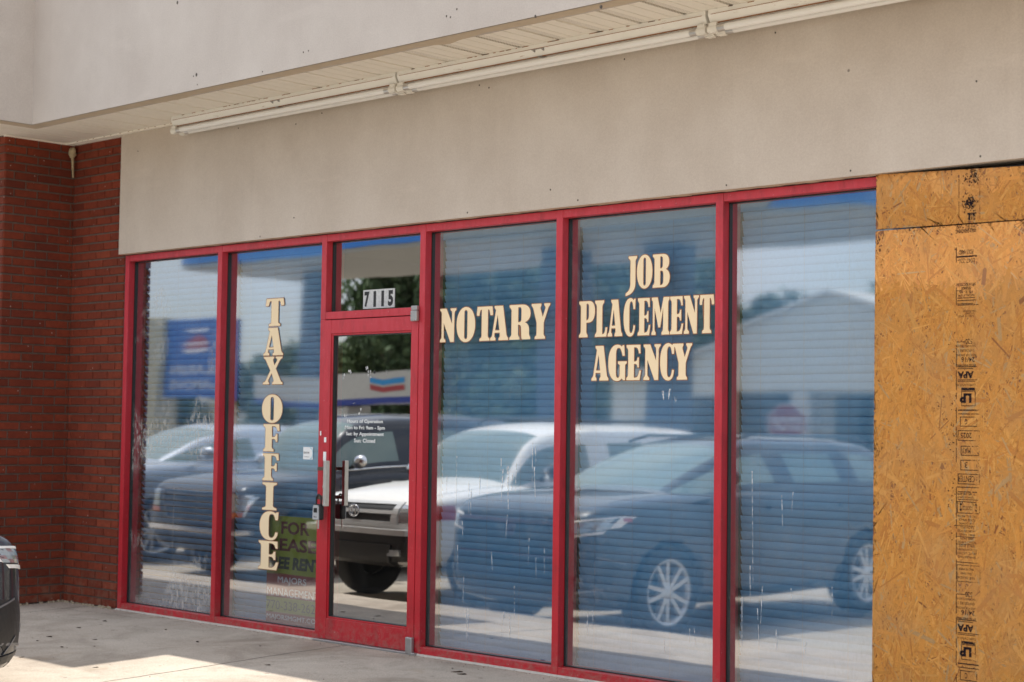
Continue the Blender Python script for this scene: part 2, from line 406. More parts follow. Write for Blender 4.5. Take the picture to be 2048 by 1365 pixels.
# ------------------------------------------------------------------ lettering glyphs (100 units high, condensed fat slab serif)
def B(*a): return ('c',) + a
SER = [(0, 94), (6, 89), (8, 84), (8, 16), (6, 11), (0, 6)]
GL = {
 'I': [[(0, 0), (48, 0), (48, 6), (38, 11), (36, 16), (36, 84), (38, 89), (48, 94), (48, 100), (0, 100), (0, 94), (10, 89), (12, 84), (12, 16), (10, 11), (0, 6)]],
 'T': [[(12, 0), (51, 0), (51, 6), (45, 10), (44, 16), (44, 91), (48, 91), B(51, 88, 52, 82, 53, 76), (54, 74), (62, 74), (64, 77), (61, 100), (3, 100), (0, 77), (2, 74), (10, 74), (11, 76), B(12, 82, 13, 88, 16, 91), (20, 91), (20, 16), (19, 10), (12, 6)]],
 'N': [[(0, 0), (21, 0), (21, 6), (15, 11), (14, 16), (14, 57), (40, 0), (54, 0), (55, 86), (57, 91), (62, 95), (62, 100), (40, 100), (40, 95), (45, 91), (46, 86), (46, 54), (24, 100), (0, 100), (0, 95), (5, 90), (6, 84), (6, 16), (5, 11), (0, 6)]],
 'O': [[(35, -2), B(14, -2, 0, 20, 0, 50), B(0, 80, 14, 102, 35, 102), B(56, 102, 70, 80, 70, 50), B(70, 20, 56, -2, 35, -2)],
       [(29, 16), B(29, 9, 32, 7, 35, 7), B(38, 7, 41, 9, 41, 16), (41, 84), B(41, 91, 38, 93, 35, 93), B(32, 93, 29, 91, 29, 84)]],
 'A': [[(0, 0), (22, 0), (22, 6), (17, 11), (18, 22), (39, 22), (40, 11), (35, 6), (35, 0), (74, 0), (74, 6), (69, 11), (67, 16), (52, 100), (17, 100), (17, 95), (23, 88), (8, 16), (6, 11), (0, 6)],
       [(20, 29), (38, 29), (30, 74)]],
 'R': [[(0, 0), (40, 0), (40, 6), (36, 10), (34, 15), (34, 43), B(44, 43, 46, 38, 46, 30), (47, 8), B(47, 3, 49, 0, 54, 0), (82, 0), (82, 6), (78, 11), (77, 18), (77, 26), B(77, 38, 72, 46, 60, 49), B(72, 52, 82, 60, 82, 74), B(82, 90, 70, 100, 50, 100), (0, 100)] + SER,
       [(34, 50), (40, 50), B(46, 51, 47, 56, 47, 62), (47, 82), B(47, 90, 45, 93, 40, 93), (34, 93)]],
 'Y': [[(14, 0), (56, 0), (56, 6), (51, 10), (50, 15), (50, 46), (68, 86), (71, 91), (76, 95), (76, 100), (52, 100), (52, 95), (56, 91), (57, 87), (46, 62), (36, 87), (37, 91), (40, 95), (40, 100), (0, 100), (0, 95), (5, 90), (7, 86), (21, 46), (21, 15), (20, 10), (14, 6)]],
 'P': [[(0, 0), (40, 0), (40, 6), (36, 10), (34, 15), (34, 40), (50, 41), B(66, 43, 74, 56, 74, 71), B(74, 90, 64, 100, 48, 100), (0, 100)] + SER,
       [(34, 47), (37, 47), B(44, 49, 46, 54, 46, 62), (46, 80), B(46, 90, 44, 93, 38, 93), (34, 93)]],
 'L': [[(0, 0), (54, 0), (58, 25), (50, 25), B(48, 13, 45, 7, 37, 7), (34, 7), (34, 84), (36, 89), (42, 94), (42, 100), (0, 100)] + SER],
 'C': [[(60, 27), (52, 28), B(50, 14, 46, 7, 39, 7), B(31, 7, 30, 16, 30, 30), (30, 72), B(30, 86, 33, 93, 40, 93), B(47, 93, 49, 84, 52, 72), (60, 72), (62, 100), (56, 100), (52, 96), B(46, 101, 40, 102, 34, 102), B(12, 102, 0, 80, 0, 50), B(0, 20, 12, -2, 35, -2), B(52, -2, 59, 10, 60, 27)]],
 'G': [[(66, 0), (60, 0), (52, 5), B(48, -1, 40, -2, 34, -2), B(12, -2, 0, 20, 0, 50), B(0, 80, 12, 102, 34, 102), B(42, 102, 48, 100, 52, 96), (56, 100), (62, 100), (64, 70), (56, 70), B(52, 84, 48, 93, 41, 93), B(33, 93, 30, 86, 30, 72), (30, 28), B(30, 14, 32, 7, 38, 7), B(43, 7, 45, 12, 45, 18), (45, 44), (38, 48), (38, 54), (72, 54), (72, 48), (66, 44)]],
 'E': [[(0, 0), (60, 0), (66, 27), (58, 27), B(55, 14, 50, 7, 40, 7), (34, 7), (34, 46), (40, 46), B(46, 46, 49, 42, 50, 36), (56, 36), (56, 64), (50, 64), B(49, 57, 46, 53, 40, 53), (34, 53), (34, 93), (40, 93), B(50, 93, 54, 87, 56, 76), (63, 76), (62, 100), (0, 100)] + SER],
 'F': [[(0, 0), (42, 0), (42, 6), (36, 11), (34, 16), (34, 46), (40, 46), B(46, 46, 49, 42, 50, 36), (56, 36), (56, 64), (50, 64), B(49, 57, 46, 53, 40, 53), (34, 53), (34, 93), (40, 93), B(50, 93, 54, 87, 56, 76), (64, 76), (62, 100), (0, 100)] + SER],
 'M': [[(0, 0), (20, 0), (20, 6), (15, 11), (14, 16), (14, 72), (33, 20), (42, 20), (56, 72), (56, 15), (54, 10), (49, 6), (49, 0), (86, 0), (86, 6), (81, 11), (80, 16), (80, 84), (81, 89), (86, 94), (86, 100), (58, 100), (44, 58), (29, 100), (0, 100), (0, 94), (5, 90), (6, 84), (6, 16), (5, 11), (0, 6)]],
 'B': [[(0, 0), (46, 0), B(66, 0, 78, 12, 78, 30), B(78, 42, 72, 50, 60, 54), B(70, 58, 75, 66, 75, 76), B(75, 92, 64, 100, 46, 100), (0, 100)] + SER,
       [(34, 7), (40, 7), B(46, 8, 49, 13, 49, 22), (49, 36), B(49, 45, 46, 50, 40, 50), (34, 50)],
       [(34, 57), (38, 57), B(44, 58, 46, 62, 46, 70), (46, 82), B(46, 90, 44, 93, 38, 93), (34, 93)]],
 'J': [[(14, 100), (58, 100), (58, 94), (51, 89), (50, 84), (50, 18), B(50, -4, 34, -18, 0, -22), (0, -14), B(16, -8, 24, 0, 24, 16), (24, 84), (22, 89), (14, 94)]],
 'X': [[(0, 0), (24, 0), (24, 6), (20, 10), (20, 14), (33, 40), (42, 14), (41, 10), (36, 6), (36, 0), (76, 0), (76, 6), (70, 10), (68, 14), (49, 57), (65, 88), (69, 92), (74, 95), (74, 100), (48, 100), (48, 95), (54, 91), (54, 87), (44, 68), (38, 86), (38, 91), (42, 95), (42, 100), (2, 100), (2, 95), (8, 91), (10, 87), (28, 50), (11, 14), (8, 10), (0, 6)]],
}
def flat_loop(seq, n=8):
    out = []
    for p in seq:
        if p[0] == 'c':
            x0, y0 = out[-1]; _, x1, y1, x2, y2, x3, y3 = p
            for k in range(1, n + 1):
                t = k / n; u = 1 - t
                out.append((u ** 3 * x0 + 3 * u * u * t * x1 + 3 * u * t * t * x2 + t ** 3 * x3, u ** 3 * y0 + 3 * u * u * t * y1 + 3 * u * t * t * y2 + t ** 3 * y3))
        else: out.append((float(p[0]), float(p[1])))
    if abs(out[0][0] - out[-1][0]) + abs(out[0][1] - out[-1][1]) < 1e-6: out.pop()
    return out
def area(L): return sum(L[i][0] * L[(i + 1) % len(L)][1] - L[(i + 1) % len(L)][0] * L[i][1] for i in range(len(L))) / 2
def offset(L, d):
    n = len(L); s = 1 if area(L) > 0 else -1; out = []
    for i in range(n):
        p0, p1, p2 = Vector(L[i - 1]), Vector(L[i]), Vector(L[(i + 1) % n])
        a = (p1 - p0); b = (p2 - p1)
        if a.length < 1e-9 or b.length < 1e-9: out.append(L[i]); continue
        a.normalize(); b.normalize()
        na = Vector((a.y, -a.x)); nb = Vector((b.y, -b.x)); m = na + nb
        if m.length < .3: m = na
        m.normalize(); k = d / max(.5, m.dot(na)) * s
        out.append((p1.x + m.x * k, p1.y + m.y * k))
    return out
def glyph(mb, ch, x0, x1, z0, z1, y, grow=.0045):
    """one letter: cream face with a slightly larger brown edge behind it"""
    loops = [flat_loop(l) for l in GL[ch]]
    xs = [p[0] for p in loops[0]]; w0, w1 = min(xs), max(xs)
    L = [[(x0 + (px - w0) / (w1 - w0) * (x1 - x0), z0 + py / 100 * (z1 - z0)) for px, py in l] for l in loops]
    L2 = [offset(L[0], grow)] + [offset(h, -grow) for h in L[1:]]
    for loops_, yy, m in ((L, y - .0022, 0), (L2, y - .0008, 1)):
        pts = [p for l in loops_ for p in l]
        tris = tessellate_polygon([[Vector((p[0], p[1], 0)) for p in l] for l in loops_])
        mb.mesh([(p[0], yy, p[1]) for p in pts], [tuple(t) for t in tris], m)
        if m == 0:                                   # the thickness of the letter
            b = 0
            for l in loops_:
                n = len(l)
                V = [(p[0], yy, p[1]) for p in l] + [(p[0], y - .0009, p[1]) for p in l]
                mb.mesh(V, [(i, (i + 1) % n, n + (i + 1) % n, n + i) for i in range(n)], 1)

_fc = {}
def text_tris(s, bold=0.0, space=1.0):
    key = (s, bold, space)
    if key in _fc: return _fc[key]
    cu = bpy.data.curves.new('words', 'FONT'); cu.body = s; cu.size = 1; cu.offset = bold; cu.space_character = space
    cu.resolution_u = 3
    o = bpy.data.objects.new('words', cu); COL.objects.link(o)
    bpy.context.view_layer.update()
    dg = bpy.context.evaluated_depsgraph_get()
    me = o.evaluated_get(dg).to_mesh()
    V = [tuple(v.co) for v in me.vertices]; F = [tuple(p.vertices) for p in me.polygons]
    o.evaluated_get(dg).to_mesh_clear()
    bpy.data.objects.remove(o); bpy.data.curves.remove(cu)
    _fc[key] = (V, F)
    return V, F
def text(mb, s, cx, cz, w, h, y, m=0, bold=.0, flip=False, mirror=False, space=1.0, tilt=0.0):
    """words fitted into a w x h box centred at cx,cz on the plane y"""
    V, F = text_tris(s, bold, space)
    if not V: return
    x0 = min(v[0] for v in V); x1 = max(v[0] for v in V); z0 = min(v[1] for v in V); z1 = max(v[1] for v in V)
    P = []
    for v in V:
        u = ((v[0] - x0) / max(1e-6, x1 - x0) - .5) * w; q = ((v[1] - z0) / max(1e-6, z1 - z0) - .5) * h
        if flip: u, q = -u, -q
        if mirror: u = -u
        u += q * tilt
        P.append((cx + u, y, cz + q))
    mb.mesh(P, F, m)

# ------------------------------------------------------------------ layout numbers
MX = [0.0, 1.187, 2.355, 3.325, 4.493, 5.656]     # left edges of the mullions
MW = .05; H = 2.715; FD = .160                     # mullion width, frame height, frame depth
GY = .068                                          # glass plane
BX, BD = -.766, .612                               # brick return
ZS = 3.66                                          # soffit height
FY, RY = -.80, -1.48                               # fascia planes
ZTOP = 5.2

# ------------------------------------------------------------------ ground
def ground():
    mb = MB()
    xs = [-60 + i * 4 for i in range(31)]
    prof = [(.12, -.002), (-.6, -.012), (-1.3, -.032), (-2.36, -.055)]
    for i in range(len(xs) - 1):
        for (ya, za), (yb, zb) in zip(prof[:-1], prof[1:]):
            mb.face([(xs[i], yb, zb), (xs[i + 1], yb, zb), (xs[i + 1], ya, za), (xs[i], ya, za)], 0)
        mb.face([(xs[i], -2.36, -.055), (xs[i], -2.38, -.26), (xs[i + 1], -2.38, -.26), (xs[i + 1], -2.36, -.055)], 0)
    # joints in the slab, dark grooves laid on the surface
    def zat(y):
        for (ya, za), (yb, zb) in zip(prof[:-1], prof[1:]):
            if yb <= y <= ya: return za + (zb - za) * (y - ya) / (yb - ya)
        return prof[-1][1]
    for jx0, jx1 in [(2.71 + k * 3.05, 2.80 + k * 3.05) for k in range(-5, 4)]:
        n = 24
        for k in range(n):
            ya, yb = 0.0 - 2.355 * k / n, 0.0 - 2.355 * (k + 1) / n
            f = lambda y: jx0 + (jx1 - jx0) * (-y / 2.355) + .004 * math.sin(y * 23 + jx0)
            w = .0045
            mb.face([(f(yb) - w, yb, zat(yb) + .0012), (f(yb) + w, yb, zat(yb) + .0012), (f(ya) + w, ya, zat(ya) + .0012), (f(ya) - w, ya, zat(ya) + .0012)], 1)
    n = 40                                            # hairline crack in the left slab
    px = -.35; pts = []
    for k in range(n + 1):
        pts.append((-.4 + 1.05 * k / n, -.27 + .10 * k / n + random.uniform(-.012, .012)))
    for (xa, ya), (xb, yb) in zip(pts[:-1], pts[1:]):
        mb.face([(xa, ya - .0018, zat(ya) + .0012), (xb, yb - .0018, zat(yb) + .0012), (xb, yb + .0018, zat(yb) + .0012), (xa, ya + .0018, zat(ya) + .0012)], 1)
    o = mb.build('sidewalk', [M['sidewalk'], M['groove']]); tag(o, kind='structure')
    lot = MB()
    ys = [-2.375, -4, -8, -14, -24, -40, -70, -120]
    lz = lambda y: -.215 - .014 * min(20, max(0, -y - 2.4))
    X = [-140, -90, -60, -40, -25, -15, -8, -3, 2, 8, 16, 30, 60]
    for i in range(len(X) - 1):
        for ya, yb in zip(ys[:-1], ys[1:]):
            lot.face([(X[i], yb, lz(yb)), (X[i + 1], yb, lz(yb)), (X[i + 1], ya, lz(ya)), (X[i], ya, lz(ya))], 0)
    o = lot.build('parking_lot', M['lot']); tag(o, kind='structure')
    gd = MB(); gd.face([(-400, -400, -.62), (400, -400, -.62), (400, 400, -.62), (-400, 400, -.62)])
    o = gd.build('ground', plain('dry_ground', (.20, .19, .12), .95, var=.12, vs=.4)); tag(o, kind='structure')
    return zat, lz
ZW, LZ = ground()

# ------------------------------------------------------------------ the shop building
shop = empty('shop_building')
tag(shop, 'beige stucco strip mall shop front with red framed windows and a boarded bay', 'shop')

def stucco():
    w = MB()
    w.box(-.02, 14, -.05, .24, 2.722, 3.655, 0)
    # rough under-edge of the render
    n = 90
    for k in range(n):
        xa, xb = -.02 + 6.72 * k / n, -.02 + 6.72 * (k + 1) / n
        za, zb = 2.7215 - .006 * random.random(), 2.7215 - .006 * random.random()
        w.face([(xa, -.048, 2.7222), (xb, -.048, 2.7222), (xb, -.010, zb), (xa, -.010, za)], 1)
    o = w.build('upper_wall', [M['eifs_wall'], M['lip']], shop); weld(o)
    sw = MB(); sw.box(-8.87, -2.97, -.58, -.30, -.05, 3.655, 0); sw.build('side_wall', M['eifs_wall'], shop)
    f = MB()
    t = .12
    # main face, the return, and the part that stands further out on the left
    f.box(-.06, 16, FY, FY + t, 3.632, ZTOP, 0)
    f.box(-.06 - t, -.06, RY, FY + t, 3.632, ZTOP, 0)
    f.box(-9, -.06 - t, RY, RY + t, 3.632, ZTOP, 0)
    f.box(-9, 16, FY + t + .002, 8.9, ZTOP - .45, ZTOP - .3, 0); f.box(-9, -.19, RY + t + .002, FY + t, ZTOP - .45, ZTOP - .3, 0)
    for a in ((-9, -8.88), (15.88, 16)): f.box(a[0], a[1], FY + t, 9, 3.632, ZTOP, 0)
    f.box(-9, 16, 8.9, 9, 0, ZTOP, 0)
    o = f.build('fascia', [M['eifs_fascia']], shop); weld(o)
    lip = MB()
    # underside of the fascia, ragged where it meets the soffit
    n = 260; prev = None
    def edge(x):
        b = .008 * math.sin(x * 9.1) + .006 * math.sin(x * 23.0) + random.uniform(-.006, .006)
        b += .05 * max(0, 1 - abs(x - 4.25) / .16) + .022 * max(0, 1 - abs(x - 1.6) / .3)
        return FY + .105 + b
    ra = edge(-.06)
    for k in range(n):
        xa = -.06 + 12 * k / n; xb = -.06 + 12 * (k + 1) / n; rb = edge(xb)
        lip.face([(xa, FY + .003, 3.6285), (xb, FY + .003, 3.6285), (xb, rb, 3.632), (xa, ra, 3.632)], 0)
        lip.face([(xa, ra, 3.632), (xb, rb, 3.632), (xb, rb + .004, 3.66), (xa, ra + .004, 3.66)], 0)
        ra = rb
    lip.face([(-.063, RY, 3.6285), (-.063, FY + .003, 3.6285), (-.063 - .125, FY + .105, 3.6295), (-.063 - .125, RY, 3.6295)], 0)
    lip.face([(-.06, FY + .003, 3.6286), (-.06, FY + .11, 3.6286), (-.19, FY + .11, 3.6296), (-.19, FY + .003, 3.6296)], 0)
    lip.box(-.1885, -.186, RY, FY + .1, 3.63, 3.66, 0)
    lip.build('fascia_underside', M['lip'], shop)
    # vinyl soffit with V grooves running out from the wall
    s = MB(); x = -8.8; k = 0
    pitch = .1016
    prof = []
    while x < 12:
        if k % 3 == 0: prof += [(x, ZS), (x + pitch - .024, ZS), (x + pitch - .0236, ZS + .022), (x + pitch - .0004, ZS + .022)]
        else: prof += [(x, ZS), (x + pitch - .007, ZS), (x + pitch - .0068, ZS + .014), (x + pitch - .0002, ZS + .014)]
        x += pitch; k += 1
    for (xa, za), (xb, zb) in zip(prof[:-1], prof[1:]):
        y0 = FY + .06 if xa > -.1 else RY + .06
        s.face([(xa, y0, za), (xa, .0, za), (xb, .0, zb), (xb, y0, zb)], 0)
    s.box(-.766, 12, -.085, -.052, ZS - .012, ZS - .001, 0)          # wall channel
    s.box(-.74, -.02, -.03, -.002, ZS - .012, ZS - .001, 0)
    s.box(-.79, -.756, -.62, -.004, ZS - .014, ZS - .001, 0)
    s.build('soffit', M['soffit'], shop)
    r = MB()                                                        # rust flecks along the channel and the light housing
    x = -.6
    while x < 9:
        r.box(x, x + random.uniform(.004, .022), -.0865, -.0853, ZS - .006, ZS - .002, 0); x += random.uniform(.05, .16)
    r.build('rust_stain', M['rust'], shop)
    hs = MB()
    for x, z, s in [(1.761, 4.25, 1.5), (1.996, 3.73, 1.6), (1.963, 3.724, 0.7), (2.009, 3.662, 0.6), (3.103, 3.72, 0.7), (3.151, 3.722, 0.6), (2.7, 3.654, 0.6), (4.365, 3.743, 0.8), (4.397, 3.732, 0.7), (4.448, 3.769, 0.8), (5.05, 3.633, 1.1), (5.511, 3.609, 1.3)]:
        q = [(x + .0055 * s * math.cos(k * PI / 4), z + .0075 * s * math.sin(k * PI / 4)) for k in range(8)]
        hs.prism(q, lambda u, v: (u, FY - .0022, v), lambda u, v: (u, FY + .004, v), 0)
    for x, z in [(0.21, 3.501), (1.466, 3.537), (2.113, 3.492), (2.389, 3.535), (2.112, 2.846), (3.887, 3.53), (3.97, 3.504), (5.045, 3.528), (3.799, 2.75), (4.489, 2.832), (4.705, 2.752), (6.074, 3.523), (7.228, 3.113), (7.248, 2.751), (5.764, 2.745), (6.534, 2.75)]:
        q = [(x + .0045 * math.cos(k * PI / 4), z + .0055 * math.sin(k * PI / 4)) for k in range(8)]
        hs.prism(q, lambda u, v: (u, -.0522, v), lambda u, v: (u, -.046, v), 0)
    hs.build('nail_speck', M['groove'], shop)
stucco()

def bricks():
    w = MB()
    ch = .0677; g = .0105; L = .2032
    def col():
        b = random.uniform(.80, 1.14); s = random.random()
        c = (.200, .036, .015) if s < .84 else ((.165, .029, .013) if s < .95 else (.215, .042, .018))
        return tuple(x * b for x in c)
    def brick(a0, a1, z0, z1, face):
        # face maps (along, out, z) to 3D ; tapered outer edge
        d = .010; e = .003
        a0 += 0; V = [face(a0, 0, z0), face(a1, 0, z0), face(a1, 0, z1), face(a0, 0, z1),
             face(a0 + e, d, z0 + e), face(a1 - e, d, z0 + e), face(a1 - e, d, z1 - e), face(a0 + e, d, z1 - e)]
        w.mesh(V, [(4, 5, 6, 7), (0, 1, 5, 4), (1, 2, 6, 5), (2, 3, 7, 6), (3, 0, 4, 7)], 0, col())
    def wall(length, face, off0, start=0.0):
        n = int(3.66 / ch) + 1
        for r in range(n):
            z0 = r * ch + .004; z1 = min(z0 + ch - g, ZS - .001)
            if z1 - z0 < .01: continue
            a = start - ((r % 2) * L / 2 + off0)
            while a < length:
                b0 = max(start, a + g / 2 + random.uniform(-.0015, .0015)); b1 = min(length, a + L - g / 2 + random.uniform(-.0015, .0015))
                if b1 - b0 > .012: brick(b0, b1, z0 + random.uniform(-.0012, .0012), z1 + random.uniform(-.0012, .0012), face)
                a += L
    wall(-BX - .012, lambda a, o, z: (BX + a, .004 - o, z), .06, .012)                 # beside the frame
    wall(BD, lambda a, o, z: (BX - .004 + o, -BD + a, z), .02, 0)                      # the return
    wall(2.2, lambda a, o, z: (BX - a, -BD + .004 - o, z), .02, 0)                     # front of the pier
    w.box(BX, -.012, .0045, .05, 0, ZS, 1)
    w.box(BX - .3, BX - .0045, -BD + .01, .05, 0, ZS, 1)
    w.box(BX - 2.4, BX - .01, -BD + .005, -BD + .3, 0, ZS, 1)
    o = w.build('brick_wall', [M['brick'], M['mortar']], shop)
    # crumbs of mortar at the foot of the wall
    m = MB()
    for k in range(70):
        if random.random() < .55: x, y = random.uniform(BX + .01, -.03), random.uniform(-.03, -.004)
        else: x, y = random.uniform(BX + .004, BX + .03), random.uniform(-BD, -.02)
        bm = bmesh.new(); bmesh.ops.create_icosphere(bm, subdivisions=1, radius=random.uniform(.006, .017))
        for v in bm.verts: v.co = Vector((v.co.x * random.uniform(.7, 1.5), v.co.y * .8, v.co.z * random.uniform(.4, 1.2))) + Vector((x, y, ZW(y) + .004))
        m.bm(bm); bm.free()
    m.build('mortar_crumbs', M['mortar_light'], shop)['kind'] = 'stuff'
M['mortar_light'] = plain('mortar_droppings', (.36, .29, .20), .95, var=.15, vs=40)
bricks()

# room behind the glass
rm = MB()
rm.box(-.02, 9, 3.4, 3.5, 0, 2.9); rm.box(-.1, -.02, .12, 3.5, 0, 2.9); rm.box(9, 9.1, .12, 3.5, 0, 2.9)
rm.box(-.1, 9.1, .26, 3.5, 2.9, 3.0); rm.box(-.1, 9.1, .125, 3.5, -.12, -.004)
rm.build('interior_room', M['dark_room'], shop)

def member(mb, x0, x1, z0, z1, y0=0.0, y1=FD, bev=.003): mb.box(x0, x1, y0, y1, z0, z1, 0, None, bev)

def streaks(x0, x1, spots, parent):
    mb = MB()
    for (x, z, l, w) in spots:
        n = 6; d = random.uniform(-.012, .012)
        for k in range(n):
            za, zb = z - l * k / n, z - l * (k + 1) / n
            wa = w * (1 - .8 * k / n) * random.uniform(.6, 1.1); o1 = d * k / n; o2 = d * (k + 1) / n
            mb.face([(x + o1 - wa / 2, GY - .0022, za), (x + o1 + wa / 2, GY - .0022, za), (x + o2 + wa * .35, GY - .0022, zb), (x + o2 - wa * .35, GY - .0022, zb)], 0)
    return mb.build('drip_stain', M['drip'], parent)
def m_drip():
    t = NT('dried_drip')
    d = t.n('ShaderNodeBsdfDiffuse', Color=(.8, .8, .78)); tr = t.n('ShaderNodeBsdfTransparent')
    a = t.ramp(t.noise(t.coord((1, 1, .5)), 60, 3), .38, .6)
    t.t.links.new(t.n('ShaderNodeMixShader', i0=t.math('MULTIPLY', a, .85), i1=tr, i2=d).outputs[0], t.out.inputs[0])
    return t.mat
M['drip'] = m_drip()

def window(i, x0, x1, z0=0.0, z1=H, glass='glass', jl=True):
    """x0 left edge of its left mullion, x1 left edge of the next one"""
    fr = MB()
    if jl: member(fr, x0, x0 + MW, z0, z1)
    member(fr, x0 + MW + .0005, x1 - .0005, z1 - .048, z1, .002)
    member(fr, x0 + MW + .0005, x1 - .0005, z0, z0 + .05, .002)
    w = weld(fr.build('window', M['red'], shop))
    gx0, gx1, gz0, gz1 = x0 + MW, x1, z0 + .05, z1 - .048
    g = MB()
    a = .018
    for (p0, p1, q0, q1) in ((gx0, gx0 + .006, gz0, gz1), (gx1 - .006, gx1, gz0, gz1), (gx0 + .006, gx1 - .006, gz0, gz0 + .006), (gx0 + .006, gx1 - .006, gz1 - .006, gz1)):
        g.box(p0, p1, GY - .015, GY + .012, q0, q1)
    g.build('gasket', M['gasket'], w)
    ta, tb = [(.0008, .0006), (-.0010, .0014), (.0012, -.0006), (-.0008, .0010), (.0009, -.0012), (-.0006, -.0018)][i]
    cx_, cz_ = (gx0 + gx1) / 2, (gz0 + gz1) / 2
    py = lambda x, z: GY + ta * (x - cx_) + tb * (z - cz_)
    p = MB(); p.face([(x, py(x, z), z) for x, z in ((gx0 + .005, gz0 + .005), (gx1 - .005, gz0 + .005), (gx1 - .005, gz1 - .005), (gx0 + .005, gz1 - .005))])
    p.build('pane', M[glass], w)
    return w
wins = []
wins.append(window(0, MX[0], MX[1], glass='glass_dirty'))
wins.append(window(1, MX[1], MX[2]))
wins.append(window(2, MX[3], MX[4]))
wins.append(window(3, MX[4], MX[5]))
wins.append(window(4, MX[5], 6.83))
# transom light over the door
tw = window(5, MX[2], MX[3], 2.140, H, 'glass_clear', True)
# door jambs down to the ground come with the window members; the left one is built here
jb = MB(); member(jb, MX[2], MX[2] + MW, 0, 2.1395)
weld(jb.build('door_jamb', M['red'], shop))

def letters(w):
    mb = MB(); z0, z1 = 1.964, 2.175
    for ch, a, b in (('N', 3.454, 3.598), ('O', 3.603, 3.767), ('T', 3.779, 3.921), ('A', 3.899, 4.051), ('R', 4.061, 4.235), ('Y', 4.245, 4.395)):
        glyph(mb, ch, a, b, z0, z1, GY - .0020 - (.0006 if ch in 'OAY' else 0))
    mb.build('lettering', [M['cream'], M['brown_edge']], wins[2])
    mb = MB()
    for ch, a, b, q0, q1 in (('J', 4.976, 5.058, 2.232, 2.417), ('O', 5.058, 5.170, 2.232, 2.417), ('B', 5.173, 5.294, 2.230, 2.417)):
        glyph(mb, ch, a, b, q0, q1, GY - .0020 - (.0006 if ch == 'O' else 0))
    P = [4.625, 4.746, 4.748, 4.841, 4.845, 4.953, 4.963, 5.05, 5.067, 5.158, 5.168, 5.294, 5.299, 5.391, 5.397, 5.499, 5.504, 5.604]
    for k, ch in enumerate('PLACEMENT'): glyph(mb, ch, P[2 * k], P[2 * k + 1], 1.964, 2.174, GY - .0020 - .0006 * (k % 2))
    P = [4.725, 4.853, 4.852, 4.989, 4.987, 5.094, 5.113, 5.234, 5.231, 5.332, 5.327, 5.455]
    for k, ch in enumerate('AGENCY'): glyph(mb, ch, P[2 * k], P[2 * k + 1], 1.711, 1.911, GY - .0020 - .0006 * (k % 2))
    mb.build('lettering', [M['cream'], M['brown_edge']], wins[3])
    mb = MB()
    for ch, a, b, q1, q0 in (('T', 1.676, 1.883, 2.312, 2.119), ('A', 1.661, 1.880, 2.106, 1.913), ('X', 1.661, 1.880, 1.903, 1.710), ('O', 1.657, 1.885, 1.635, 1.443),
                             ('F', 1.679, 1.858, 1.430, 1.241), ('F', 1.678, 1.857, 1.225, 1.037), ('I', 1.681, 1.841, 1.023, .832), ('C', 1.657, 1.866, .819, .626), ('E', 1.651, 1.873, .616, .419)):
        glyph(mb, ch, a, b, q0, q1, GY - .0020)
    mb.build('lettering', [M['cream'], M['brown_edge']], wins[1])
    st = MB()                                           # alarm sticker beside the door
    cx, cz = 2.172, 1.236
    st.box(cx - .052, cx + .05, GY - .0032, GY - .0022, cz - .042, cz + .042, 0, None)
    st.box(cx - .040, cx + .012, GY - .0040, GY - .0034, cz - .026, cz - .0235, 1)
    text(st, 'DEVCON', cx - .018, cz + .004, .062, .013, GY - .0036, 1, .02)
    n = 10
    for k in range(n):
        t0, t1 = -PI / 2 + PI * k / n, -PI / 2 + PI * (k + 1) / n
        q = lambda r, t: (cx + .02 + r * math.cos(t) * .8, GY - .0036, cz + r * math.sin(t))
        st.face([q(.034, t0), q(.042, t0), q(.042, t1), q(.034, t1)], 2)
    st.build('sticker', [M['white_vinyl'], M['black_vinyl'], plain('sticker_blue', (.35, .62, .72), .5)], wins[1])
    ns = MB()                                           # street number, four separate tiles
    for k, ch in enumerate('7115'):
        a = 2.712 + k * .0775
        ns.box(a, a + .0765, GY - .0030, GY - .0016, 2.203, 2.328, 0)
        text(ns, ch, a + .038, 2.265, .050 if ch != '1' else .026, .104, GY - .0036, 1, .055)
    ns.build('number_sticker', [M['silver_sticker'], M['black_vinyl']], tw)
letters(None)
R = random.Random(3)
streaks(0, 0, [(R.uniform(3.45, 4.4), R.uniform(.25, 1.35), R.uniform(.05, .22), R.uniform(.004, .009)) for k in range(26)] + [(3.62, 1.25, .4, .006), (3.75, 1.05, .16, .01), (4.02, 1.18, .2, .012), (4.06, 1.2, .26, .02), (4.10, 1.15, .1, .014), (4.28, 1.2, .2, .012)], wins[2])
streaks(0, 0, [(R.uniform(4.7, 5.5), R.uniform(.2, .5), R.uniform(.05, .12), .006) for k in range(6)] + [(5.25, 1.65, .05, .018), (5.30, 1.66, .06, .02), (5.34, 1.62, .04, .02)], wins[3])
streaks(0, 0, [(5.86, 1.22, .62, .006), (5.85, .72, .2, .007), (5.80, .55, .3, .007), (5.93, .62, .2, .007), (5.90, .5, .2, .006), (6.05, 1.1, .16, .007), (6.12, 1.12, .1, .005), (6.11, .62, .07, .006), (6.36, .65, .2, .006), (6.02, .4, .1, .01), (6.2, .35, .06, .007)], wins[4])
streaks(0, 0, [(.62, .95, .5, .005), (.52, 1.6, .2, .006)], wins[0])

